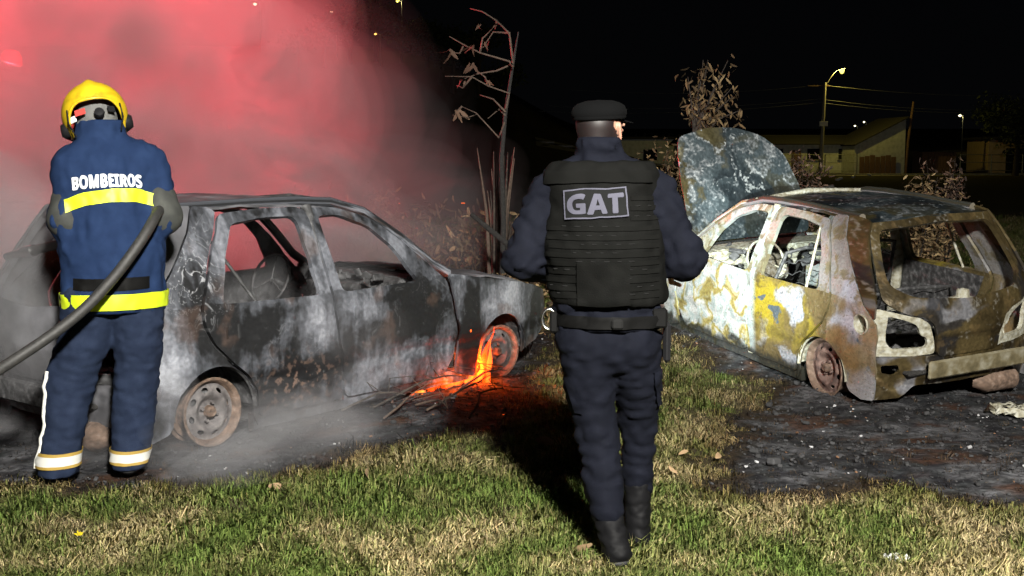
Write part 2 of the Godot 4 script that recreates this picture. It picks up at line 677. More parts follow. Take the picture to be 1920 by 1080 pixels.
	tri_mat("rust", noise_tex(0.02, [[0.0, lin(0.045, 0.033, 0.026)], [0.45, lin(0.13, 0.085, 0.06)], [0.7, lin(0.2, 0.135, 0.1)], [1.0, lin(0.34, 0.29, 0.25)]], 34, 512, 5), 2.0, 0.8, 0.1, fine, 0.3)
	tri_mat("ash_metal", noise_tex(0.02, [[0.0, lin(0.1, 0.09, 0.07)], [0.4, lin(0.3, 0.28, 0.2)], [0.7, lin(0.42, 0.42, 0.36)], [1.0, lin(0.55, 0.56, 0.52)]], 35, 512, 5), 2.0, 0.75, 0.1, fine, 0.4)

# ------------------------------------------------------------------ the ground
var n_ground := noise(0.35, 4, 41)
var n_edge := noise(0.9, 5, 42)
var n_fine := noise(6.0, 3, 43)
var n_straw := noise(0.8, 4, 44)
var burn_a := PackedVector2Array([Vector2(-4.6, -5.9), Vector2(-3.2, -5.75), Vector2(-2.4, -5.68), Vector2(-1.75, -5.64), Vector2(-1.2, -5.9), Vector2(-0.8, -6.5), Vector2(-0.2, -6.8), Vector2(-0.1, -7.3), Vector2(0.0, -8.4), Vector2(0.3, -10.4), Vector2(-0.4, -11.6), Vector2(-2.4, -10.2), Vector2(-4.8, -8.6)])
var burn_b := PackedVector2Array()

func lay_out_burns() -> void:
	# the ash under the second car, from the survey of its outline on the lawn
	for e in [[1246, 592], [1262, 618], [1300, 640], [1340, 652], [1366, 672], [1372, 694], [1436, 702], [1476, 716], [1488, 742], [1436, 786], [1398, 836], [1386, 880], [1400, 915], [1470, 925], [1560, 900], [1650, 905], [1750, 925], [1850, 935], [1990, 945], [2100, 860], [2120, 700], [1900, 600], [1600, 540], [1330, 540]]:
		var p := on_ground(e[0], e[1])
		burn_b.append(Vector2(p.x, p.z))

func gh(x: float, z: float) -> float:
	var h := 0.0
	h -= 0.135 * smoothstep(0.7, 1.9, x) * smoothstep(-5.9, -7.3, z) * (1.0 - smoothstep(-8.8, -10.6, z))
	h += 0.10 * smoothstep(0.6, 1.8, x) * smoothstep(-8.8, -11.2, z) * (1.0 - smoothstep(-16.0, -34.0, z))
	h += 0.02 * n_ground.get_noise_2d(x * 2.0, z * 2.0) * (1.0 - smoothstep(-20.0, -60.0, z))
	# the hillside beyond
	h += 15.0 * smoothstep(-60.0, -150.0, z) * (1.0 - smoothstep(-18.0, 22.0, x))
	h += 9.0 * smoothstep(-125.0, -320.0, z)
	return h

func poly_dist(p: Vector2, poly: PackedVector2Array) -> float:
	var best := 1e9
	for i in poly.size():
		var q := Geometry2D.get_closest_point_to_segment(p, poly[i], poly[(i + 1) % poly.size()])
		best = minf(best, p.distance_to(q))
	return -best if Geometry2D.is_point_in_polygon(p, poly) else best

# below 0 in the burnt patches, metres from their ragged edge
func burn(x: float, z: float) -> float:
	if z < -15.0 or z > -5.0 or absf(x) > 6.5:
		return 2.0
	var p := Vector2(x, z)
	return minf(poly_dist(p, burn_a), poly_dist(p, burn_b)) + 0.2 * n_edge.get_noise_2d(x * 2.6, z * 2.6) + 0.12 * n_fine.get_noise_2d(x * 0.7, z * 0.7)

func ground_colour(x: float, z: float) -> Color:
	var b := burn(x, z)
	var e := n_fine.get_noise_2d(x, z)
	var dry := n_straw.get_noise_2d(x, z)
	var c := Color(0.05, 0.048, 0.02).lerp(Color(0.1, 0.08, 0.045), clampf(0.5 + dry + e * 0.4, 0.0, 1.0))
	if b < 0.35:
		var scorched := Color(0.055, 0.036, 0.02).lerp(Color(0.028, 0.021, 0.016), clampf(0.5 + e, 0.0, 1.0))
		c = c.lerp(scorched, clampf((0.35 - b) / 0.3, 0.0, 1.0))
	if b < 0.08:
		var ash := n_straw.get_noise_2d(x * 1.7 + 30.0, z * 1.7)
		var black := Color(0.022, 0.022, 0.024).lerp(Color(0.066, 0.067, 0.072), clampf(0.45 + e * 1.4, 0.0, 1.0))
		black = black.lerp(Color(0.2, 0.2, 0.213), clampf((ash - 0.02) * 3.0, 0.0, 0.75) * clampf(0.6 + e, 0.0, 1.0))
		var rusty := n_edge.get_noise_2d(x * 1.6 - 20.0, z * 1.6)
		black = black.lerp(Color(0.085, 0.04, 0.022), clampf((rusty - 0.2) * 4.0, 0.0, 0.8))
		c = c.lerp(black, clampf((0.08 - b) / 0.14, 0.0, 1.0))
	return c

func axis(dense_a: float, dense_b: float, step: float, far_a: float, far_b: float) -> PackedFloat32Array:
	var out := PackedFloat32Array()
	var left := []
	var s := step
	var x := dense_a
	while x > far_a:
		s = minf(s * 1.18, 14.0)
		x -= s
		left.append(x)
	left.reverse()
	for e in left: out.append(e)
	x = dense_a
	while x < dense_b:
		out.append(x)
		x += step
	s = step
	while x < far_b:
		out.append(x)
		s = minf(s * 1.18, 14.0)
		x += s
	out.append(far_b)
	return out

func build_ground() -> void:
	var xs := axis(-4.6, 5.2, 0.05, -420.0, 420.0)
	var zs := axis(-12.8, -4.2, 0.05, -460.0, 40.0)
	var a := Acc.new()
	a.colored = true
	for z in zs:
		for x in xs:
			a.col = ground_colour(x, z)
			var h := gh(x, z)
			var e := 0.1
			var near := z > -16.0 and absf(x) < 9.0
			var bump := 0.0
			if near:
				bump = 0.012 * n_fine.get_noise_2d(x * 0.8, z * 0.8)
				if burn(x, z) < 0.0: bump += 0.009 * n_edge.get_noise_2d(x * 9.0, z * 9.0)
			a.vert(Vector3(x, h + bump, z), Vector3(gh(x - e, z) - gh(x + e, z), 2 * e, gh(x, z - e) - gh(x, z + e)).normalized())
	var w := xs.size()
	for j in zs.size() - 1:
		for i in w - 1:
			var k := j * w + i
			a.tri(k, k + 1, k + w)
			a.tri(k + 1, k + w + 1, k + w)
	structure("ground", a, mats.soil)

# ------------------------------------------------------------------ street and houses beyond the lawn
func build_street() -> void:
	# pavement and kerb, then the road behind it, running across and a little away to the east
	var st := func(x: float) -> float: return -101.0 - 0.12 * (x - 27.0)
	var pav := Acc.new()
	var road := Acc.new()
	var kerb := Acc.new()
	for i in range(0, 60):
		var x0 := 2.0 + i * 1.6
		var x1 := x0 + 1.6
		var z0: float = st.call(x0)
		var z1: float = st.call(x1)
		var g := func(x: float, z: float, up: float) -> Vector3: return Vector3(x, gh(x, z) + up, z)
		road.quad(g.call(x0, z0 + 3.2, 0.03), g.call(x1, z1 + 3.2, 0.03), g.call(x1, z1 - 0.2, 0.03), g.call(x0, z0 - 0.2, 0.03), Vector3.UP)
		kerb.box(g.call((x0 + x1) / 2, (z0 + z1) / 2 - 0.3, 0.06), Vector3(1.58, 0.16, 0.2), 0.02, Basis(Vector3.UP, 0.12))
		pav.quad(g.call(x0, z0 - 0.42, 0.12), g.call(x1, z1 - 0.42, 0.12), g.call(x1, z1 - 2.4, 0.12), g.call(x0, z0 - 2.4, 0.12), Vector3.UP)
	structure("road", road, mats.concrete)
	structure("kerb", kerb, mats.concrete)
	structure("pavement", pav, mats.concrete)

	# long low house behind the fence
	var h := thing("low_house", "long low grey house with dark shutters behind the wire fence", "house", Transform3D(Basis(Vector3.UP, 0.1), Vector3(24.5, 0.1, -111)))
	var a := Acc.new()
	a.box(Vector3(0, 1.35, 0), Vector3(17.0, 2.7, 6.0), 0.02)
	part("wall", a, mats.plaster, h)
	a = Acc.new()
	for s in [-1.0, 1.0]:
		a.box(Vector3(0, 3.1, s * 1.75), Vector3(17.8, 0.12, 3.9), 0.02, Basis(Vector3.RIGHT, s * 0.22))
	part("roof", a, mats.tile, h)
	for wx in [-7.0, -3.6, -0.4, 3.4, 6.4]:
		a = Acc.new()
		a.box(Vector3(wx, 1.75, 3.0), Vector3(1.5, 1.0, 0.08), 0.02)
		var w := part("window", a, mats.dark_glass, h)
		a = Acc.new()
		a.box(Vector3(wx, 1.21, 3.06), Vector3(1.7, 0.08, 0.16), 0.02)
		part("sill", a, mats.concrete, w)
	a = Acc.new()
	a.box(Vector3(1.6, 1.05, 3.02), Vector3(0.9, 2.1, 0.08), 0.02)
	part("door", a, mats.timber, h)

	# the tall gabled shed with a mono-pitch roof
	var g2 := thing("gabled_house", "pale grey house with a steep slanted roofline beside the timber pole", "house", Transform3D(Basis(Vector3.UP, 0.12), Vector3(33.1, 0.1, -109)))
	a = Acc.new()
	var front := [Vector3(-2.4, 0, 3), Vector3(2.4, 0, 3), Vector3(2.4, 4.9, 3), Vector3(-2.4, 2.5, 3)]
	var back := []
	for p in front: back.append(p - Vector3(0, 0, 6))
	a.flat(front, Vector3.BACK)
	a.flat(back, Vector3.FORWARD)
	for i in 4:
		var j := (i + 1) % 4
		var hint: Vector3 = [Vector3.DOWN, Vector3.RIGHT, Vector3.UP, Vector3.LEFT][i]
		a.flat([front[i], front[j], back[j], back[i]], hint)
	part("wall", a, mats.plaster, g2)
	a = Acc.new()
	a.box(Vector3(0, 3.82, 0), Vector3(5.7, 0.14, 6.6), 0.02, Basis(Vector3.BACK, atan2(2.4, 4.8)))
	part("roof", a, mats.tile, g2)
	a = Acc.new()
	for i in 7:
		a.box(Vector3(-1.75 + i * 0.5, 0.75 + 0.02 * (i % 3), 3.2), Vector3(0.46, 1.5 + 0.12 * (i % 3), 0.06), 0.01)
	solo("timber_stack", a, mats.timber, "brown boards leaning against the pale slanted house", "boards", g2.transform)

	# small timber shed with a board front
	var sh := thing("timber_shed", "small brown timber shed beside the fence by the slanted house", "shed", Transform3D(Basis(Vector3.UP, 0.1), Vector3(39.6, 0.1, -108)))
	a = Acc.new()
	a.box(Vector3(0, 1.0, -1.0), Vector3(3.3, 2.0, 2.0), 0.02)
	part("wall", a, mats.timber, sh)
	for i in 11:
		a = Acc.new()
		a.box(Vector3(-1.5 + i * 0.3, 0.98, 0.04), Vector3(0.27, 1.9, 0.05), 0.01)
		part("board", a, mats.timber, sh)
	a = Acc.new()
	a.box(Vector3(0, 2.1, -1.0), Vector3(3.7, 0.1, 2.6), 0.02, Basis(Vector3.RIGHT, 0.08))
	part("roof", a, mats.tile, sh)

	# the tan house at the edge
	var th := thing("tan_house", "low tan plastered house with a dark doorway at the road's end", "house", Transform3D(Basis(Vector3.UP, -0.1), Vector3(53.0, 0.1, -112)))
	a = Acc.new()
	a.box(Vector3(0, 1.55, 0), Vector3(16.0, 3.1, 7.0), 0.02)
	part("wall", a, mats.plaster_tan, th)
	a = Acc.new()
	a.box(Vector3(0, 3.25, 0), Vector3(16.8, 0.25, 7.8), 0.03)
	part("roof", a, mats.tile, th)
	a = Acc.new()
	a.box(Vector3(-4.6, 1.15, 3.52), Vector3(3.6, 2.3, 0.06), 0.02)
	part("garage_door", a, mats.dark_glass, th)
	a = Acc.new()
	a.box(Vector3(-1.4, 1.1, 3.52), Vector3(0.95, 2.2, 0.06), 0.02)
	part("door", a, mats.timber, th)
	a = Acc.new()
	a.box(Vector3(3.2, 1.7, 3.52), Vector3(1.6, 1.1, 0.06), 0.02)
	part("window", a, mats.dark_glass, th)

	# a far pale block behind the officer, among the trees
	var fb := thing("far_house", "dim olive house far behind the officer's shoulder", "house", Transform3D(Basis.IDENTITY, Vector3(15.5, 0.0, -121)))
	a = Acc.new()
	a.box(Vector3(0, 1.7, 0), Vector3(9, 3.4, 6), 0.02)
	part("wall", a, mats.plaster, fb)
	a = Acc.new()
	a.box(Vector3(0, 3.5, 0), Vector3(9.8, 0.25, 6.8), 0.02)
	part("roof", a, mats.tile, fb)
	a = Acc.new()
	a.box(Vector3(-1.5, 1.8, 3.02), Vector3(1.4, 1.1, 0.06), 0.02)
	part("window", a, mats.dark_glass, fb)

	# wire fence: posts and rails
	var fe := thing("wire_fence", "thin metal rail fence with posts along the pavement", "fence")
	for seg in [[19.5, 31.0, -104.6], [41.4, 50.5, -107.5]]:
		var x: float = seg[0]
		while x <= seg[1]:
			a = Acc.new()
			a.tube([Vector3(x, 0.0, seg[2]), Vector3(x, 1.85, seg[2])], 0.05, 6)
			part("post", a, mats.galvanised, fe)
			x += 2.875
		for y in [0.35, 1.1, 1.8]:
			a = Acc.new()
			a.tube([Vector3(seg[0], y, seg[2]), Vector3(seg[1], y, seg[2])], 0.028, 5)
			part("rail", a, mats.galvanised, fe)

	# leaning timber pole beside the slanted house
	a = Acc.new()
	a.tube([Vector3(36.0, 0.05, -106.5), Vector3(36.15, 3.0, -106.5), Vector3(36.5, 6.6, -106.4)], [0.19, 0.16, 0.1], 8)
	solo("timber_pole", a, mats.timber, "bare leaning timber pole beside the slanted pale house", "pole")

func build_street_lamps() -> void:
	var base := Vector3(27.3, 0.0, -103.0)
	var t := thing("street_lamp", "lit yellow street lamp on a pale concrete pole with wires", "street lamp", Transform3D(Basis.IDENTITY, base))
	var a := Acc.new()
	a.tube([Vector3(0, 0, 0), Vector3(0.1, 4.2, 0), Vector3(0.2, 8.1, 0)], [0.19, 0.15, 0.11], 10)
	part("pole", a, mats.concrete, t)
	a = Acc.new()
	a.tube([Vector3(0.2, 7.75, 0), Vector3(0.5, 8.3, 0.05), Vector3(0.9, 8.9, 0.1), Vector3(1.25, 9.2, 0.15)], 0.045, 6)
	part("arm", a, mats.galvanised, t)
	a = Acc.new()
	a.box(Vector3(-0.35, 7.8, 0), Vector3(1.9, 0.1, 0.1), 0.01)
	part("crossarm", a, mats.timber, t)
	a = Acc.new()
	a.box(Vector3(0.12, 4.5, 0.2), Vector3(0.72, 0.42, 0.03), 0.005)
	part("sign_plate", a, mats.white_sheet, t)
	a = Acc.new()
	a.box(Vector3(1.55, 9.27, 0.17), Vector3(0.75, 0.16, 0.3), 0.05, Basis(Vector3.BACK, 0.3))
	part("lamp_housing", a, mats.galvanised, t)
	a = Acc.new()
	a.lathe([Vector2(0.0, -0.3), Vector2(0.15, -0.22), Vector2(0.22, -0.02), Vector2(0.18, 0.1), Vector2(0.0, 0.14)], Transform3D(Basis.IDENTITY, Vector3(1.58, 9.12, 0.2)), 12, true)
	part("lamp_bulb", a, mats.lamp_sodium, t)
	var l := OmniLight3D.new()
	l.name = "street_lamp_glow"
	l.light_color = Color(1.0, 0.9, 0.42)
	l.light_energy = 20.0
	l.light_size = 0.15
	l.omni_range = 90.0
	l.omni_attenuation = 2.0
	l.shadow_enabled = true
	l.position = Vector3(1.58, 8.95, 0.2)
	t.add_child(l)
	for w in [[7.9, -22.0, 7.5, -104.0], [7.85, 24.0, 7.3, -106.0], [6.7, -24.0, 6.1, -104.0], [6.4, -25.0, 5.6, -103.0], [6.6, 22.0, 6.0, -106.0], [6.3, 22.0, 5.8, -106.0]]:
		a = Acc.new()
		var p0 := base + Vector3(0.15, w[0], 0)
		var p1 := base + Vector3(w[1], w[2], w[3] + 103.0)
		var pts := []
		for i in 13:
			var s := i / 12.0
			pts.append(p0.lerp(p1, s) - Vector3(0, 0.5 * 4.0 * s * (1.0 - s), 0))
		a.tube(pts, 0.018, 5)
		solo("overhead_wire", a, mats.wire, "thin overhead wire strung from the street lamp pole", "wire", Transform3D.IDENTITY, "overhead wires on the lamp pole")
	# lamps on the hillside and down the road: pole, arm, glowing head
	var far := [[1800, 217, 185.0, "lamp_far", 0.23, 5.0, true, "far white street lamp above the road's end"], [1620, 229, 230.0, "lamp_far", 0.2, 5.0, false, "far pair lamp over the slanted house roof"], [1603, 236, 230.0, "lamp_far", 0.2, 5.0, false, "far pair lamp over the slanted house roof"],
		[1189, 259, 240.0, "lamp_amber", 0.22, 3.0, false, "tiny amber lamp far off past the officer's ear"], [1205, 262, 240.0, "lamp_amber", 0.16, 3.0, false, "tiny amber lamp far off past the officer's ear"], [1240, 257, 240.0, "lamp_far", 0.18, 3.0, false, "tiny amber lamp far off past the officer's ear"], [1250, 260, 240.0, "lamp_amber", 0.16, 3.0, false, "tiny amber lamp far off past the officer's ear"],
		[621, 24, 120.0, "lamp_far", 0.24, 5.0, true, "bright white lamp high on the dark hillside"], [745, 2, 130.0, "lamp_sodium", 0.16, 4.0, true, "yellow lamp on the hill above the lit tree"], [704, 64, 118.0, "lamp_amber", 0.14, 3.0, false, "small orange lamp low on the dark hillside"], [478, 8, 125.0, "lamp_far", 0.2, 4.0, false, "dim lamp on the hill above the smoke"]]
	for f in far:
		var p := px(f[0], f[1], f[2])
		var foot := Vector3(p.x, gh(p.x, p.z), p.z)
		var o := thing("hill_lamp", f[7], "street lamp", Transform3D(Basis.IDENTITY, foot), "far street lamps" if "pair" in f[7] or "amber" in f[7] else "")
		var top := p - foot
		a = Acc.new()
		a.tube([Vector3(0.5, 0, 0), Vector3(0.5, maxf(top.y, 0.6), 0)], 0.06, 6)
		part("pole", a, mats.galvanised, o)
		a = Acc.new()
		a.tube([Vector3(0.5, maxf(top.y, 0.6) - 0.1, 0), Vector3(0.0, top.y + 0.22, 0)], 0.04, 5)
		part("arm", a, mats.galvanised, o)
		a = Acc.new()
		a.lathe([Vector2(0.0, -f[4] * 0.7), Vector2(f[4] * 0.8, -f[4] * 0.3), Vector2(f[4], f[4] * 0.3), Vector2(0.0, f[4] * 0.7)], Transform3D(Basis.IDENTITY, top), 10, true)
		part("lamp_head", a, mats[f[3]], o)
		if f[6]:
			var ol := OmniLight3D.new()
			ol.name = "lamp_glow"
			ol.light_color = Color(1.0, 0.93, 0.6)
			ol.light_energy = 2.5
			ol.light_size = 0.2
			ol.omni_range = 60.0
			ol.omni_attenuation = 2.0
			ol.shadow_enabled = true
			ol.position = top - Vector3(0, 0.1, 0)
			o.add_child(ol)

# ------------------------------------------------------------------ floodlight mast behind the photographer
func build_floodlight() -> void:
	var at := Vector3(1.15, 0, 1.7)
	var t := thing("floodlight_mast", "white work floodlight on a tripod mast behind the photographer", "floodlight", Transform3D(Basis.IDENTITY, at))
	var a := Acc.new()
	a.tube([Vector3(0, 0.5, 0), Vector3(0, 4.35, 0)], [0.035, 0.022], 10)
	part("mast", a, mats.galvanised, t)
	for k in 3:
		a = Acc.new()
		var d := Vector3(cos(TAU * k / 3.0), 0, sin(TAU * k / 3.0))
		a.tube([Vector3(0, 1.1, 0) + d * 0.03, d * 0.7 + Vector3(0, 0.02, 0)], 0.018, 8)
		part("leg", a, mats.galvanised, t)
	var head := Transform3D(Basis(Vector3.RIGHT, -0.42), Vector3(0, 4.5, 0))
	a = Acc.new()
	a.box(Vector3(0, 0, 0.05), Vector3(0.5, 0.36, 0.1), 0.03)
	part("lamp_housing", a, mats.black_plastic, t, head)
	a = Acc.new()
	a.box(Vector3(0, 0, -0.004), Vector3(0.44, 0.3, 0.006), 0.002)
	part("lamp_face", a, mats.lamp_white, t, head)
	var l := SpotLight3D.new()
	l.name = "flood_glow"
	l.light_color = Color(1.0, 0.985, 0.95)
	l.light_energy = 215.0
	l.light_size = 0.28
	l.spot_angle = 60.0
	l.spot_angle_attenuation = 0.6
	l.spot_range = 80.0
	l.spot_attenuation = 2.0
	l.shadow_enabled = true
	l.transform = head * Transform3D(Basis.IDENTITY, Vector3(0, 0, -0.06))
	t.add_child(l)

# ------------------------------------------------------------------ the fire engine whose beacon reddens the smoke
func build_fire_engine() -> void:
	var t := thing("fire_engine", "red fire engine with a lit beacon, beyond the smoke", "fire engine", Transform3D(Basis(Vector3.UP, 0.12).scaled(Vector3.ONE * 1.2), Vector3(-11.8, 0, -18.6)))
	# local x forward
	var a := Acc.new()
	a.box(Vector3(2.2, 1.55, 0), Vector3(1.9, 1.9, 2.3), 0.12)
	part("cab", a, mats.red_paint, t)
	a = Acc.new()
	a.box(Vector3(-1.1, 1.6, 0), Vector3(4.5, 2.0, 2.35), 0.06)
	part("body", a, mats.red_paint, t)
	a = Acc.new()
	a.box(Vector3(0.2, 0.5, 0), Vector3(6.2, 0.3, 1.2), 0.03)
	part("chassis", a, mats.black_plastic, t)
	a = Acc.new()
	a.box(Vector3(3.16, 1.95, 0), Vector3(0.04, 0.75, 2.0), 0.015)
	part("windscreen", a, mats.dark_glass, t)
	for s in [-1.0, 1.0]:
		a = Acc.new()
		a.box(Vector3(2.35, 1.95, s * 1.16), Vector3(1.0, 0.65, 0.04), 0.015)
		part("side_window", a, mats.dark_glass, t)
		for k in 3:
			a = Acc.new()
			a.box(Vector3(-2.6 + k * 1.45, 1.65, s * 1.19), Vector3(1.3, 1.6, 0.05), 0.015)
			part("locker_shutter", a, mats.galvanised, t)
		a = Acc.new()
		a.lathe([Vector2(0.0, -0.02), Vector2(0.11, -0.02), Vector2(0.13, 0.03), Vector2(0.0, 0.04)], Transform3D(Basis(Vector3.BACK, -PI / 2), Vector3(3.16, 0.95, s * 0.85)), 14)
		part("headlight", a, mats.chrome, t)
		for wx in [2.2, -1.6]:
			a = Acc.new()
			a.lathe([Vector2(0.0, -0.14), Vector2(0.3, -0.12), Vector2(0.46, -0.13), Vector2(0.5, -0.08), Vector2(0.5, 0.08), Vector2(0.46, 0.13), Vector2(0.3, 0.12), Vector2(0.0, 0.14)], Transform3D(Basis(Vector3.RIGHT, PI / 2), Vector3(wx, 0.5, s * 1.0)), 22)
			part("wheel", a, mats.rubber, t)
	a = Acc.new()
	a.box(Vector3(3.2, 0.6, 0), Vector3(0.18, 0.3, 2.3), 0.04)
	part("bumper", a, mats.white_sheet, t)
	a = Acc.new()
	a.box(Vector3(2.9, 2.56, 0), Vector3(0.36, 0.12, 1.8), 0.03)
	part("light_bar", a, mats.black_plastic, t)
	# the beacon stands on a short stem at the corner of the light bar
	for s in [-1.0, 1.0]:
		a = Acc.new()
		a.lathe([Vector2(0.13, 0.0), Vector2(0.13, 0.12), Vector2(0.09, 0.2), Vector2(0.0, 0.22)], Transform3D(Basis.IDENTITY, Vector3(2.9, 2.62, s * 0.7)), 16, true)
		part("beacon_lamp", a, mats.beacon_red, t)
		# its rotating mirror throws the beam across the smoke
		var l := SpotLight3D.new()
		l.name = "beacon_glow"
		l.light_color = Color(1.0, 0.25, 0.3)
		l.light_energy = 440.0
		l.light_size = 0.1
		l.spot_angle = 29.0
		l.spot_angle_attenuation = 0.8
		l.spot_range = 60.0
		l.spot_attenuation = 2.0
		l.shadow_enabled = true
		t.add_child(l)
		l.global_position = t.global_transform * Vector3(2.9, 2.72, s * 0.7)
		l.look_at(Vector3(-4.7, 2.7, -11.4))

# ------------------------------------------------------------------ the hatchbacks (x forward from the rear axle, y up, z to the car's right)
const CAR_U := 4.4
const CAR_V := 1.5

static func lump(x: float, y: float, cx: float, cy: float, rx: float, ry: float) -> float:
	var a := (x - cx) / rx
	var b := (y - cy) / ry
	return exp(-(a * a + b * b))

func side_uv(x: float, y: float) -> Vector2:
	return Vector2((x + 0.85) / CAR_U, 1.0 - y / CAR_V)

# soot, ash and bare scaled metal as they lie on the first car
func sooty(n: Array, x: float, y: float) -> Color:
	var wx: float = x + 0.12 * n[0].get_noise_2d(x, y + 9.0)
	var wy: float = y + 0.12 * n[0].get_noise_2d(x + 7.0, y)
	var a: float = n[1].get_noise_2d(wx, wy)
	var b: float = n[2].get_noise_2d(x, y)
	var c: float = n[3].get_noise_2d(wx, wy)
	var run: float = n[3].get_noise_2d(x * 2.2, y * 0.35 + 40.0)      # where water ran down
	var t := 0.34 + 0.55 * a + 0.05 * b + 0.12 * c + 0.2 * run
	t += 0.40 * lump(x, y, -0.30, 0.52, 0.2, 0.17) - 0.35 * lump(x, y, -0.10, 0.78, 0.12, 0.2) + 0.2 * lump(x, y, -0.3, 0.3, 0.14, 0.12)
	t -= 0.50 * lump(x, y, 0.62, 0.27, 0.3, 0.15) + 0.40 * lump(x, y, 0.30, 0.60, 0.22, 0.12)
	t += 0.42 * lump(x, y, 0.74, 0.62, 0.14, 0.12) + 0.25 * lump(x, y, 0.16, 0.5, 0.06, 0.14)
	t -= 0.48 * lump(x, y, 1.42, 0.53, 0.26, 0.1) + 0.70 * lump(x, y, 2.2, 0.42, 0.1, 0.26) + 0.3 * lump(x, y, 1.75, 0.6, 0.12, 0.14)
	t += 0.36 * lump(x, y, 1.3, 0.24, 0.45, 0.12) + 0.2 * lump(x, y, 1.1, 0.66, 0.2, 0.1) + 0.45 * lump(x, y, 2.6, 0.6, 0.3, 0.16)
	if y > 0.80 + 0.05 * c: t += 0.16
	var col := Color(0.014, 0.0145, 0.016)
	col = col.lerp(Color(0.075, 0.08, 0.093), smoothstep(0.16, 0.42, t))
	col = col.lerp(Color(0.19, 0.2, 0.23), smoothstep(0.40, 0.66, t))
	col = col.lerp(Color(0.36, 0.375, 0.42), smoothstep(0.66, 0.95, t))
	# crackled ash where the paint lifted, thickest on the pillar
	var vein := absf(n[4].get_noise_2d(wx, wy))
	var where := 0.12 * smoothstep(0.1, 0.3, c) + 0.9 * lump(x, y, -0.1, 1.0, 0.2, 0.2) + 0.35 * lump(x, y, 0.75, 0.52, 0.1, 0.05)
	col = col.lerp(Color(0.5, 0.51, 0.54), (1.0 - smoothstep(0.01, 0.07, vein)) * clampf(where, 0.0, 0.85))
	# scorched filler and rust on the foot of the rear door
	var fk := lump(x, y, 0.62, 0.27, 0.32, 0.15)
	col = col.lerp(Color(0.2, 0.13, 0.1), smoothstep(0.12, 0.4, n[5].get_noise_2d(x, y)) * fk * 0.9)
	col = col.lerp(Color(0.13, 0.08, 0.06), smoothstep(0.25, 0.45, n[1].get_noise_2d(x + 50.0, y)) * 0.35)
	return col * (0.92 + 0.3 * b)

